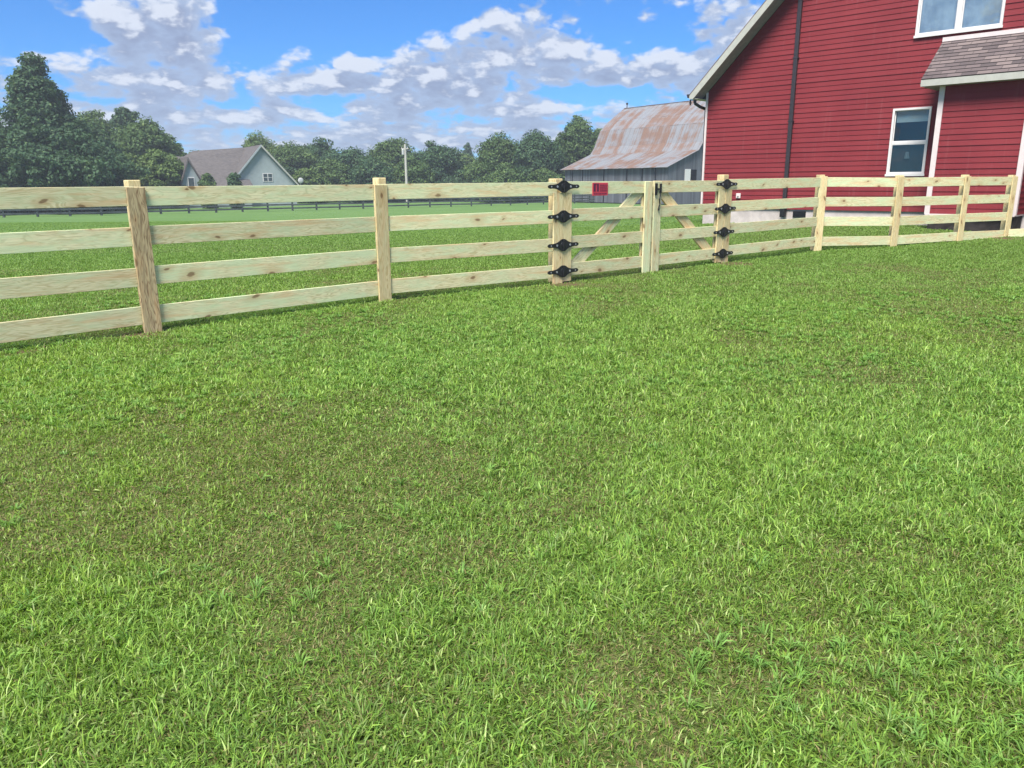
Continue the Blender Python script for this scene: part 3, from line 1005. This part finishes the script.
# ------------------------------------------------------------------ double gate
def hinge(par, base, c, face, d_):
    """heavy ornamental strap hinge: bulging round centre, two tapering pierced straps"""
    out = []
    n = 9
    up = []; 
    L = .245
    prof = [(0, .082), (.03, .080), (.055, .068), (.085, .050), (.12, .036), (.17, .027), (.22, .024), (.255, .027), (.282, .018), (.295, .004)]
    pts = [(x, z) for x, z in prof] + [(x, -z) for x, z in prof[::-1]] + [(-x, -z) for x, z in prof[1:]] + [(-x, z) for x, z in prof[::-1][:-1]]
    bm = bmesh.new()
    prism(bm, pts, -.006, .006)
    # ribs around the pierced slots, barrel with nuts in the middle
    g = bmesh.ops.create_uvsphere(bm, u_segments=16, v_segments=8, radius=.052, matrix=Matrix.Translation((0, -.004, 0)) @ Matrix.Diagonal((1, .2, 1, 1)))
    cyl(bm, (0, -.010, -.066), (0, -.010, .066), .012, n=10)
    o = bm_obj('hinge', bm, M_black, par)
    Y = -face; X = d_; Z = Vector((0, 0, 1))
    M = Matrix((X, Y, Z)).transposed().to_4x4(); M.translation = Vector(c) - Vector(base)
    o.matrix_local = M
    for x in (-.235, -.125, .125, .235):
        bm = bmesh.new(); cyl(bm, (x, -.0065, 0), (x, -.0105, 0), .010 if abs(x) > .15 else .015, n=12)
        s_ = bm_obj('screw', bm, M_screw, o)

def gate_leaf(a_, b_, hinge_side, label, top=1.355):
    """a_ = left end, b_ = right end of the leaf on the gate line"""
    A, B = g3(a_), g3(b_)
    base = A.copy()
    G = empty('gate_leaf', base, 0, label, 'gate', 'two leaves of the pine double gate')
    d_ = (Vector((B.x - A.x, B.y - A.y, 0))).normalized()
    face = Vector((d_.y, -d_.x, 0))
    for i, z in enumerate(BZ):
        zz = z + rf_.uniform(-.004, .004)
        plank('rail', A + d_ * .006 + Vector((0, 0, zz + .012)), B - d_ * .006 + Vector((0, 0, zz + .006)), BH, .024, face, M_board, G, base, .003)
    # face stiles
    for e, s_ in ((A, 1), (B, -1)):
        hs = (s_ == 1) == (hinge_side == 'L')
        wd = .168
        q = e + d_ * s_ * (wd / 2 + .004) + face * .025
        plank('stile', q + Vector((0, 0, .02 if hs else -.005)), q + Vector((0, 0, 1.225 if hs else 1.362)), wd, .024, face, M_post if hs else M_board, G, base, .004)
        q = e + d_ * s_ * .10 - face * .031
        plank('back_stile', q + Vector((0, 0, .06)), q + Vector((0, 0, 1.35)), .142, .036, face, M_post, G, base, .004)
    lo, hi = (A + d_ * .16, B - d_ * .16) if hinge_side == 'L' else (B - d_ * .16, A + d_ * .16)
    plank('brace', lo - face * .032 + Vector((0, 0, .12)), hi - face * .032 + Vector((0, 0, 1.27)), .165, .034, face, M_board if hinge_side == 'L' else M_post, G, base, .003)
    hx = A if hinge_side == 'L' else B
    for i, z in enumerate(BZ):
        zz = z + (.035, .005, -.01, .0)[i]
        jj = -d_ * .003 if hinge_side == 'L' else d_ * .003
        hc = Vector((hx.x, hx.y, A.z + (hx.z - A.z) + zz)) + face * .052 + jj
        hinge(G, base, hc, face, d_)
    return G, base, d_, face
pa_ = Vector(P0[2]); pb_ = Vector(P0[4]); pm = Vector(P0[3])
u_ = (pb_ - pa_).normalized()
mid_l = pm - u_ * .020 + Vector((0.03, 0.02)) ; mid_r = pm + u_ * .020 + Vector((0.03, 0.02))
GL, gbase, gd, gface = gate_leaf(P0[2], tuple(mid_l), 'L', 'left leaf of the pine double gate, with the red sign and pale brace')
GR, gbase2, gd2, gface2 = gate_leaf(tuple(mid_r), P0[4], 'R', 'right leaf of the pine double gate, with the black latch on its stile')
# latch
zt = g3(tuple(mid_r)).z
c = g3(tuple(mid_r)) - gbase2
M = Matrix((gd2, -gface2, Vector((0, 0, 1)))).transposed().to_4x4(); M.translation = c
def lpart(name, bm, par, mat=M_black, world=True):
    o = bm_obj(name, bm, mat, par)
    if world: o.matrix_local = M
    return o
bm = bmesh.new()
bx(bm, .002, .046, -.062, -.040, 1.16, 1.335, .004)
bx(bm, .046, .12, -.058, -.044, 1.235, 1.262, .003)
bx(bm, .115, .150, -.060, -.040, 1.19, 1.33, .004)
cyl(bm, (.024, -.068, 1.20), (.024, -.068, 1.32), .010, n=8)
la = lpart('latch', bm, GR)
bm = bmesh.new()
cp = [(.13, -.052, 1.19), (.122, -.054, 1.14), (.105, -.054, 1.10), (.115, -.052, 1.06), (.125, -.052, 1.03), (.105, -.05, .99), (.10, -.052, .96)]
for a_, b_ in zip(cp, cp[1:]): cyl(bm, a_, b_, .009, n=8)
cyl(bm, (.10, -.052, .965), (.10, -.052, .93), .014, n=8)
lpart('latch_cord', bm, la, world=False)
# sign on the left leaf's top rail
sc_ = Vector(gbase) + gd * .75 + Vector((0, 0, 1.262)) + gface * .020
SG = empty('sign', sc_, 0, 'small red sign with dark print fixed to the top rail of the left gate leaf', 'sign')
Ms = Matrix((gd, -gface, Vector((0, 0, 1)))).transposed().to_4x4()
bm = bmesh.new(); bx(bm, -.160, .160, -.004, .004, -.088, .088, .003)
o = bm_obj('sign_plate', bm, M_sign, SG); o.matrix_local = Ms
bm = bmesh.new()
bx(bm, -.108, -.078, -.0075, -.0045, -.03, .068); bx(bm, -.055, -.028, -.0075, -.0045, -.03, .068)
bx(bm, -.108, -.028, -.0072, -.0046, .068, .078)
rs_ = random.Random(2)
bm.verts.ensure_lookup_table()
for k in range(4):
    z = .055 - k * .026
    x = -.005
    while x < .105:
        w_ = rs_.uniform(.010, .028)
        bx(bm, x, min(x + w_, .112), -.0065, -.0045, z - .006, z + .006); x += w_ + .008
x = -.1
while x < .1:
    w_ = rs_.uniform(.012, .03)
    bx(bm, x, min(x + w_, .112), -.0065, -.0045, -.068, -.056); x += w_ + .008
o = bm_obj('sign_print', bm, M_signink, SG); o.matrix_local = Ms @ Matrix.Diagonal((1.28, 1, 1, 1))

# ------------------------------------------------------------------ far black fence round the pasture
def far_fence():
    # its line, west to east, in metres
    line = [(-62, 66), (-43.5, 67.5), (-18.0, 83.0), (0, 93), (10, 100), (28, 104), (46, 106)]
    F = empty('pasture_fence', (line[0][0], line[0][1], Tf(*line[0])), 0, 'old black four-board fence along the far side of the pasture', 'fence')
    b = Vector(F.location)
    tot = []
    for a_, c_ in zip(line, line[1:]):
        L = math.hypot(c_[0] - a_[0], c_[1] - a_[1]); n = max(1, round(L / 2.45))
        for i in range(n): tot.append((a_[0] + (c_[0] - a_[0]) * i / n, a_[1] + (c_[1] - a_[1]) * i / n))
    tot.append(line[-1])
    r_ = random.Random(8)
    pts = [Vector((x, y, Tf(x, y))) for x, y in tot]
    bmr = bmesh.new()
    mp = None
    for i, p in enumerate(pts):
        if mp is None:
            bm = bmesh.new(); bx(bm, -.08, .08, -.08, .08, -.2, 1.36, .01)
            o = bm_obj('post', bm, M_oldfence, F); mp = o.data
        else:
            o = bpy.data.objects.new('post', mp); o.parent = F; link(o)
        o.location = p - b + Vector((0, 0.11, 0)); o.rotation_euler = (r_.uniform(-.02, .02), r_.uniform(-.02, .02), 0)
    for k, z in enumerate((.28, .61, .94, 1.26)):
        bm = bmesh.new()
        for p, q in zip(pts, pts[1:]):
            j0, j1 = r_.uniform(-.02, .02), r_.uniform(-.02, .02)
            d_ = (q - p).normalized(); nn = Vector((d_.y, -d_.x, 0)) * .015
            vs8 = []
            for pp, jz in ((p + d_ * .004 - b, j0), (q - d_ * .004 - b, j1)):
                for s1, s2 in ((-1, -1), (1, -1), (1, 1), (-1, 1)):
                    vs8.append(bm.verts.new(pp + nn * s1 + Vector((0, 0, z + jz + s2 * .075))))
            for fc in ((0, 1, 2, 3), (7, 6, 5, 4), (0, 4, 5, 1), (1, 5, 6, 2), (2, 6, 7, 3), (3, 7, 4, 0)):
                bm.faces.new([vs8[t_] for t_ in fc])
        bm_obj('rail', bm, M_oldfence, F)
far_fence()

# ------------------------------------------------------------------ barn
def barn():
    A = Vector((7.2, 105.0, 0)); Bv = Vector((17.77, 90.0, 0))
    dx_ = (Bv - A).normalized()
    L = (Bv - A).length
    rz = math.atan2(dx_.y, dx_.x)
    zg = -1.3
    H = empty('barn', (A.x, A.y, zg), rz, 'big old barn with rusty tin roof and weathered grey plank walls', 'barn')
    # local x along the long wall (left to right), local y into the barn, z above ground
    prof = [(0, 4.33), (4.6, 6.08), (5.35, 7.05), (6.35, 9.2), (7.8, 10.45), (10.6, 12.25)]
    W = 21.2
    full = prof + [(W - y, z) for y, z in prof[::-1][1:]]
    for i in range(len(full) - 1):
        (y0, z0), (y1, z1) = full[i], full[i + 1]
        if y0 < 10: ya, za, yb, zb = y0, z0, y1, z1
        else: ya, za, yb, zb = y1, z1, y0, z0
        sl = math.hypot(yb - ya, zb - za)
        ext = .55 if i in (0, len(full) - 2) else .0
        # piece in its own plane, x along ridge, y up the slope
        bm = bmesh.new()
        nn = 36
        r_ = random.Random(i)
        for k in range(nn):
            x0, x1 = -.35 + (L + .7) * k / nn, -.35 + (L + .7) * (k + 1) / nn
            dz = r_.uniform(0, .03)
            e0 = -ext - r_.uniform(0, .07)
            bx(bm, x0, x1 + .01, e0, sl + .02, -.02 + dz, .012 + dz)
        o = bm_obj('roof_sheet', bm, M_rust, H)
        yd = (yb - ya) / sl; zd = (zb - za) / sl
        X = Vector((1, 0, 0)); Y = Vector((0, yd, zd)); Z = X.cross(Y)
        if Z.z < 0:
            X = Vector((-1, 0, 0)); Z = X.cross(Y)
        M_ = Matrix((X, Y, Z)).transposed().to_4x4()
        M_.translation = Vector((0 if X.x > 0 else L, ya, za))
        o.matrix_local = M_
    # front wall: plank panels with dark gaps between
    s_of = [0.0, .9, 2.6, 6.4, 10.9, 14.9, 18.35]
    s_ = [0.0] + [g for g in (1.5, 3.5, 7.6, 11.7, 14.3, 16.4)] + [L]
    for i in range(len(s_) - 1):
        bm = bmesh.new(); bx(bm, s_[i] + (.12 if i else 0), s_[i + 1] - .10, .0, .06, .1, 4.12)
        bm_obj('plank_panel', bm, M_barn, H)
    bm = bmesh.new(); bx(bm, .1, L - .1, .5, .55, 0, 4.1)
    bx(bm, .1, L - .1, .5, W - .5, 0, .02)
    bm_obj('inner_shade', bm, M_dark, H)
    # gable ends
    for xe in (L, 0.0):
        bm = bmesh.new()
        pts = [(0, 0), (W, 0)] + [(y, z - .06) for y, z in full[::-1]]
        # polygon in (y, z): build by hand
        x0, x1 = (xe - .06, xe) if xe > 0 else (0.0, .06)
        va = [bm.verts.new((x0, y, z)) for y, z in pts]; vb = [bm.verts.new((x1, y, z)) for y, z in pts]
        bm.faces.new(va); bm.faces.new(vb[::-1])
        for i in range(len(pts)):
            j = (i + 1) % len(pts)
            bm.faces.new((va[i], vb[i], vb[j], va[j]))
        bmesh.ops.triangulate(bm, faces=bm.faces[:2])
        g = bm_obj('gable_wall', bm, M_barn, H)
        if xe > 0:
            bm = bmesh.new(); bx(bm, xe + .004, xe + .03, 3.75, 4.75, 2.3, 3.9)
            bm_obj('loft_opening', bm, M_dark, g)
            bm = bmesh.new(); bx(bm, xe + .035, xe + .08, 2.75, 3.70, 2.2, 3.95, .01)
            bm_obj('white_shutter', bm, M_white, g)
    bm = bmesh.new(); bx(bm, W * 0 - .3, L + .3, 10.45, 10.75, 12.26, 12.32)
    bm_obj('ridge_cap', bm, M_rust, H)
    bm = bmesh.new(); cyl(bm, (.2, 10.6, 12.3), (.2, 10.6, 12.75), .06); bmesh.ops.create_icosphere(bm, subdivisions=2, radius=.16, matrix=Matrix.Translation((.2, 10.6, 12.85)))
    bm_obj('finial', bm, M_black, H)
barn()

# ------------------------------------------------------------------ grey house beyond the pasture
def grey_house():
    Y0 = 100.0
    zg = -1.3
    # x positions from its own proportions: gable wing 9 m, long shingled wing to the left
    k = Y0 / 769.0 * 1.0
    xa, xb, xc = -35.6, -33.0 + .0, -28.4        # left of the visible gable wall, ridge, right eave
    H = empty('grey_house', (-30.4, Y0 - 2, zg), R(31), 'pale blue-grey house with brown shingle roof beyond the pasture', 'house')
    # local coordinates; ridge of the gable wing at x=0
    zr, ze, hw = 7.30, 2.65, 4.15
    sl = (zr - ze) / hw
    bm = bmesh.new()
    prism(bm, [(-hw + .2, 0), (hw - .2, 0), (hw - .2, ze + .1), (0, zr - .1), (-hw + .2, ze + .1)], 0, 9)
    wl = bm_obj('gable_wall', bm, M_clap, H)
    for sg in (-1, 1):
        bm = bmesh.new()
        prism(bm, [(0, zr), (sg * (hw + .35), ze - .35 * sl), (sg * (hw + .35), ze - .35 * sl - .14), (0, zr - .16)], -.35, 9.3)
        o = bm_obj('roof_slope', bm, M_shingle2, H)
        bm = bmesh.new()
        prism(bm, [(0, zr + .02), (sg * (hw + .38), ze - .38 * sl + .02), (sg * (hw + .38), ze - .38 * sl - .24), (0, zr - .26)], -.42, -.352)
        bm_obj('barge_board', bm, M_clap if sg < 0 else M_fascia, H)
    bm = bmesh.new(); bx(bm, -.05, 1.15, -.05, .03, 2.95, 3.95)
    wn = bm_obj('window', bm, M_white, H)
    for xx in (.03, .60):
        for zz in (3.02, 3.48):
            bm = bmesh.new(); bx(bm, xx, xx + .48, -.06, -.045, zz, zz + .40); bm_obj('pane', bm, M_screenfab, wn)
    # left wing: wide roof falling towards the pasture, small gabled end wall in front
    bm = bmesh.new()
    vv = [(-11.6, 5.0, 6.0), (-1.8, 5.0, 6.0), (-1.6, -1.6, 2.35), (-8.8, -1.6, 2.35), ]
    vs_ = [bm.verts.new(p) for p in vv] + [bm.verts.new((p[0], p[1], p[2] - .15)) for p in vv]
    bm.faces.new(vs_[:4]); bm.faces.new(vs_[4:][::-1])
    for i in range(4):
        j = (i + 1) % 4; bm.faces.new((vs_[i], vs_[j], vs_[j + 4], vs_[i + 4]))
    bm_obj('long_roof', bm, M_shingle2, H)
    bm = bmesh.new(); bx(bm, -11.2, -1.8, 5.0, 12, 0, 5.7)
    bm_obj('rear_wall', bm, M_clap, H)
    bm = bmesh.new()
    prism(bm, [(-11.6, 0), (-1.9, 0), (-1.9, 2.3), (-11.6, 2.3)], -1.3, 4.9)
    bm_obj('front_wall', bm, M_clap, H)
    # small front gable at the left end
    bm = bmesh.new()
    prism(bm, [(-9.75, 0), (-7.6, 0), (-7.6, 2.9), (-8.75, 5.3), (-9.75, 2.6)], -1.9, 3)
    sgw = bm_obj('small_gable', bm, M_clap, H)
    bm = bmesh.new(); bx(bm, -9.05, -8.3, -1.96, -1.88, 1.9, 3.5); w2 = bm_obj('window', bm, M_white, sgw)
    bm = bmesh.new(); bx(bm, -8.97, -8.38, -1.98, -1.95, 2.0, 3.4); w3 = bm_obj('small_pane', bm, M_screenfab, sgw)
    for p0, p1 in (((-8.78, 5.75), (-10.05, 2.2)), ((-8.78, 5.75), (-7.1, 2.2))):
        bm = bmesh.new()
        prism(bm, [p0, p1, (p1[0] + .0, p1[1] - .2), (p0[0], p0[1] - .45)], -2.2, 4.9)
        bm_obj('small_roof', bm, M_shingle2, H)
    # hipped upper piece joining the two
    bm = bmesh.new()
    vs_ = [bm.verts.new(p) for p in ((-9.6, 4.4, 4.9), (0, 4.4, 4.9), (0, 10.5, 4.9), (-9.6, 10.5, 4.9), (-6.6, 7.2, 6.75), (-.5, 7.2, 7.25))]
    for fc in ((0, 1, 5, 4), (1, 2, 5), (2, 3, 4, 5), (3, 0, 4), (3, 2, 1, 0)): bm.faces.new([vs_[q] for q in fc])
    bm_obj('hip_roof', bm, M_shingle2, H)
    # satellite dish at the right eave
    bm = bmesh.new(); cyl(bm, (hw + .35, -.3, ze - .2), (hw + .35, -.3, ze + .35), .04)
    bmesh.ops.create_uvsphere(bm, u_segments=14, v_segments=8, radius=.35, matrix=Matrix.Translation((hw + .35, -.42, ze + .4)) @ Matrix.Diagonal((1, .3, 1, 1)))
    bm_obj('dish', bm, M_transf, H)
grey_house()

# ------------------------------------------------------------------ utility pole
U = empty('utility_pole', (-14.1, 108, -1.3), 0, 'weathered utility pole with a grey transformer in front of the tree line', 'utility pole')
bm = bmesh.new(); cyl(bm, (0, 0, 0), (0, 0, 7.7), .19, .15, 12); bm_obj('shaft', bm, M_pole, U)
bm = bmesh.new(); cyl(bm, (-.30, -.1, 6.35), (-.30, -.1, 7.0), .17, .17, 14); cyl(bm, (-.30, -.1, 7.0), (-.30, -.1, 7.08), .13, .05, 14); bm_obj('transformer', bm, M_transf, U)
bm = bmesh.new(); bx(bm, -.55, .45, -.09, .01, 7.05, 7.17); cyl(bm, (-.45, -.04, 7.17), (-.45, -.04, 7.34), .04); cyl(bm, (.35, -.04, 7.17), (.35, -.04, 7.34), .04); bm_obj('crossarm', bm, M_pole, U)

# ------------------------------------------------------------------ trees
def crown_mesh(name, seed, hgt, prof, nclump, per, csize, leaf, cols, lean=(0, 0), inner=.25):
    """crown of leaf faces gathered in clumps; prof: list of (height fraction, radius)"""
    rs = np.random.RandomState(seed)
    hz = np.array([p[0] for p in prof]); rr = np.array([p[1] for p in prof])
    t = rs.rand(nclump * 3)
    rad_here = np.interp(t, hz, rr)
    keep = rs.rand(len(t)) < (rad_here / rr.max()) ** 1.3 + .06
    t = t[keep][:nclump]; n = len(t)
    ang = rs.rand(n) * 2 * np.pi
    lob = 1 + .16 * np.sin(ang * 3 + seed + t * 4) + .12 * np.sin(ang * 5 + seed * 2 + t * 9) + .10 * rs.randn(n)
    q = np.sqrt(inner + (1 - inner) * rs.rand(n))
    r = np.interp(t, hz, rr) * lob * q
    cx = r * np.cos(ang) + lean[0] * t; cy = r * np.sin(ang) + lean[1] * t
    cz = t * hgt + rs.randn(n) * csize * .25
    cs = csize * (.65 + .7 * rs.rand(n))
    ctone = rs.rand(n)
    P = []; C = []
    m_ = per
    idx = np.repeat(np.arange(n), m_)
    N = len(idx)
    dirs = rs.randn(N, 3); dirs /= np.linalg.norm(dirs, axis=1)[:, None]
    rad = rs.rand(N) ** .45
    pos = np.stack([cx[idx], cy[idx], cz[idx]], 1) + dirs * (cs[idx] * rad)[:, None] * np.array([1.15, 1.15, .72])
    nrm = dirs * .55 + rs.randn(N, 3) * .45 + np.array([0, 0, .55])
    nrm /= np.linalg.norm(nrm, axis=1)[:, None]
    tmp = rs.randn(N, 3)
    U_ = np.cross(nrm, tmp); U_ /= np.linalg.norm(U_, axis=1)[:, None]
    V_ = np.cross(nrm, U_)
    s = leaf * (.6 + .8 * rs.rand(N))
    bend = nrm * (s * .25)[:, None]
    v = np.stack([pos - U_ * s[:, None] * .9, pos - V_ * (s * .5)[:, None] + bend, pos + U_ * s[:, None] * .9, pos + V_ * (s * .5)[:, None] + bend], 1)
    c1, c2, c3 = (np.array(q_) for q_ in cols)
    k = np.clip(ctone[idx] * .7 + rs.rand(N) * .4, 0, 1)[:, None]
    c = c1 * (1 - k) + c2 * k
    y_ = (rs.rand(N) < .08)[:, None]
    c = np.where(y_, c3, c) * (.8 + .4 * rs.rand(N))[:, None]
    cc = np.repeat(c[:, None, :], 4, 1).reshape(-1, 3)
    V = v.reshape(-1, 3)
    F = np.arange(N * 4)
    return V, np.full(N, 4), F, cc, (cx, cy, cz)

def make_tree(name, loc, seed, hgt, trunk_h, prof, nclump, per, csize, leaf, cols, label, group, lean=(0, 0), tr=.25, scale=1.0, inner=.25, cat='tree'):
    G = empty(name, loc, 0, label, cat, group)
    V, lp_, F, cc, cen = crown_mesh(name, seed, hgt - trunk_h, prof, nclump, per, csize, leaf, cols, lean, inner)
    V[:, 2] += trunk_h
    o = make_mesh_fast('crown', V, lp_, F, cc, M_leaf)
    o.parent = G
    bm = bmesh.new()
    top = trunk_h + (hgt - trunk_h) * .72
    pts = [(0, 0, -.3)]
    r_ = random.Random(seed)
    nseg = 6
    for i in range(1, nseg + 1):
        f_ = i / nseg
        pts.append((lean[0] * f_ * .6 + r_.uniform(-.15, .15), lean[1] * f_ * .6 + r_.uniform(-.15, .15), top * f_))
    for i in range(nseg):
        cyl(bm, pts[i], pts[i + 1], tr * (1.15 - .95 * i / nseg), tr * (1.15 - .95 * (i + 1) / nseg), 8)
    cx, cy, cz = cen
    for k in range(min(26, len(cx))):
        j = r_.randrange(len(cx))
        e = Vector((cx[j], cy[j], cz[j] + trunk_h))
        b0 = Vector(pts[min(nseg - 1, max(1, int((e.z * .62) / top * nseg)))])
        mid = (b0 + e) / 2 + Vector((0, 0, -.2 + r_.uniform(-.2, .3)))
        cyl(bm, b0, mid, tr * .34, tr * .22, 6); cyl(bm, mid, e, tr * .22, tr * .06, 6)
    bm_obj('trunk', bm, M_bark, G, smooth=True)
    return G

CD = ((.040, .085, .042), (.062, .120, .055), (.10, .155, .062))       # dark, bluish
CM = ((.055, .105, .036), (.088, .145, .046), (.13, .19, .06))      # mid green
CL = ((.080, .135, .042), (.12, .18, .055), (.16, .22, .07))      # light olive green
ROUND = [(0, .55), (.15, .95), (.45, 1.0), (.75, .75), (.92, .40), (1, .12)]
def pr(prof, r_): return [(a_, b_ * r_) for a_, b_ in prof]
def at(px_, py_, Y):
    """the point at distance Y that lies in that direction"""
    az_, el_ = px(px_, py_)
    return Y * math.tan(az_), EYE + math.tan(el_) * Y / math.cos(az_)
def top_tree(px_, py_, half_px, Y, cols, label, seed, group=None, name='tree', prof=ROUND, trunk=1.2, dens=1.0, lean=(0, 0), csz=None, inner=.25, cat='tree', leaf=.24):
    x, zt_ = at(px_, py_, Y)
    zg = Tf(x, Y)
    h = zt_ - zg
    rr = half_px / 769.0 * Y
    cs = csz or max(.5, rr * .27)
    ncl = int((70 + 9 * rr * h / (cs * cs) * .55) * dens)
    per = int(110 * (cs / 1.0) ** 1.2 * (.24 / leaf) ** 1.2) + 30
    return make_tree(name, (x, Y, zg), seed, h - cs * .4, trunk, pr(prof, rr * .92), ncl, per, cs, leaf, cols, label, group, lean, tr=.12 + rr * .05, inner=inner, cat=cat)

PEAK = [(0, .80), (.14, 1.0), (.30, .96), (.43, .72), (.54, .44), (.64, .31), (.76, .27), (.86, .15), (.94, .06), (1, .01)]
top_tree(30, 52, 78, 80, CD, 'tallest dark tree at the left, with a pointed crown', 21, name='shade_tree', prof=PEAK, dens=1.0, csz=.90, trunk=1.0, leaf=.19)
GT = 'trees behind the pasture'
TREES = [
 (-30, 104, 40, 92, CD, 'dark tree at the left edge, half hidden by the pointed tree'),
 (88, 112, 34, 100, CM, 'mid green tree close behind the right flank of the pointed tree'),
 (124, 106, 17, 112, CD, 'small dark treetop rising above the round tree left of the grey house'),
 (143, 120, 32, 100, CM, 'round green tree left of the grey house'),
 (117, 150, 24, 90, CL, 'low light green tree in front of the round tree'),
 (158, 150, 22, 92, CL, 'low olive tree at the foot of the round tree'),
 (174, 142, 12, 104, CD, 'narrow dark tree at the right edge of the left clump'),
 (198, 150, 24, 128, CM, 'low distant tree peeping over the roof ridge of the grey house'),
 (258, 134, 24, 125, CL, 'light green tree directly behind the peak of the grey house'),
 (290, 141, 28, 122, CM, 'bushy tree right behind the right eave of the grey house'),
 (316, 138, 26, 126, CD, 'dark tree third from the grey house along the far line'),
 (350, 147, 30, 120, CD, 'broad low dark tree left of the utility pole'),
 (391, 139, 28, 124, CM, 'tree directly left of the utility pole'),
 (434, 142, 27, 122, CD, 'dark round tree directly right of the utility pole'),
 (467, 143, 6.5, 190, CD, 'tiny lone round tree far off in the gap of the far line'),
 (462, 154, 16, 150, CL, 'pale olive tree in the gap right of the utility pole'),
 (482, 158, 16, 145, CL, 'lower pale tree beside the gap in the far line'),
 (500, 137, 30, 118, CM, 'green tree at the right side of the gap in the far line'),
 (538, 133, 28, 116, CD, 'tall dark tree between the gap and the barn'),
 (560, 140, 16, 124, CM, 'slim tree squeezed between two taller trees by the barn'),
 (578, 120, 22, 118, CM, 'tallest tree of the far line, left of the barn roof'),
 (600, 130, 18, 126, CL, 'light green tree touching the left slope of the barn roof'),
 (305, 168, 14, 112, CL, 'low light green bush right of the grey house'),
 (505, 170, 22, 108, CM, 'low bush at the foot of the trees before the barn'),
 (545, 168, 18, 110, CM, 'dark bush just left of the barn wall'),
 (206, 174, 5, 90, CM, 'small shrub in front of the grey house by its small gable'),
 (234, 175, 4, 90, CD, 'small dark shrub in front of the middle of the grey house'),
 (-8, 150, 40, 78, CD, 'low dark tree at the foot of the pointed tree at the left edge'),
 (75, 155, 26, 84, CD, 'low dark tree at the right foot of the pointed tree'),
 (330, 160, 22, 116, CM, 'low tree filling the foot of the far line left of the pole'),
 (372, 160, 22, 114, CD, 'low dark tree in the hollow left of the utility pole'),
 (412, 158, 22, 116, CM, 'low tree directly behind the utility pole'),
 (270, 160, 22, 118, CD, 'low dark tree right of the grey house'),
]
for i, (a_, b_, c_, Y_, cl_, lab) in enumerate(TREES):
    shrub = 'bush' in lab or 'shrub' in lab
    rr_ = random.Random(i)
    prf = [(h_, min(1.05, r__ * rr_.uniform(.85, 1.15))) for h_, r__ in ROUND]
    top_tree(a_, b_, c_, Y_, cl_, lab, 100 + i * 7, group=GT if not shrub else 'bushes behind the pasture', name='shrub' if shrub else 'tree',
             prof=prf, trunk=.15 if (shrub or b_ > 145) else .6, cat='shrub' if shrub else 'tree', leaf=.20 if c_ > 10 else .16)
# scrub along the foot of the wood
def scrub():
    rs = np.random.RandomState(77)
    V = []; C = []
    n = 26000
    x = rs.uniform(-75, 40, n); y = 112 + rs.rand(n) * 16 + 2 * np.sin(x * .3)
    keep = ~((x > 3) & (y < 125)) & ~((x < -24) & (x > -48) & (y < 116))
    x, y = x[keep], y[keep]; n = len(x)
    hh = 2.6 * (.5 + fbm(x * .25, y * .2 + 4, 3))
    z = T(x, y) + rs.rand(n) * hh
    nrm = rs.randn(n, 3) + np.array([0, -.3, .6]); nrm /= np.linalg.norm(nrm, axis=1)[:, None]
    U_ = np.cross(nrm, rs.randn(n, 3)); U_ /= np.linalg.norm(U_, axis=1)[:, None]; V_ = np.cross(nrm, U_)
    s = (.25 + .25 * rs.rand(n))[:, None]
    p = np.stack([x, y, z], 1)
    v = np.stack([p - U_ * s, p - V_ * s * .6, p + U_ * s, p + V_ * s * .6], 1).reshape(-1, 3)
    c = (np.array([.030, .058, .026]) * (.7 + .8 * rs.rand(n))[:, None])
    cc = np.repeat(c[:, None], 4, 1).reshape(-1, 3)
    o = make_mesh_fast('undergrowth', v, np.full(n, 4), np.arange(n * 4), cc, M_leaf)
    tag(o, 'dark undergrowth along the foot of the far trees', 'undergrowth', kind='stuff')
scrub()

# ------------------------------------------------------------------ summer haze over the pasture
bm = bmesh.new()
bx(bm, -700, 700, -60, 900, -3.0, 28)
m, t, out = material('haze_air')
pv = t.node('ShaderNodeVolumePrincipled')
pv.inputs['Color'].default_value = (.80, .88, 1.0, 1)
pv.inputs['Density'].default_value = .0010
pv.inputs['Anisotropy'].default_value = .2
t.l.new(pv.outputs[0], out.inputs['Volume'])
hz = bm_obj('haze', bm, m)
tag(hz, kind='stuff', label='thin bluish summer haze over the pasture', cat='haze')
scene.cycles.volume_bounces = 0
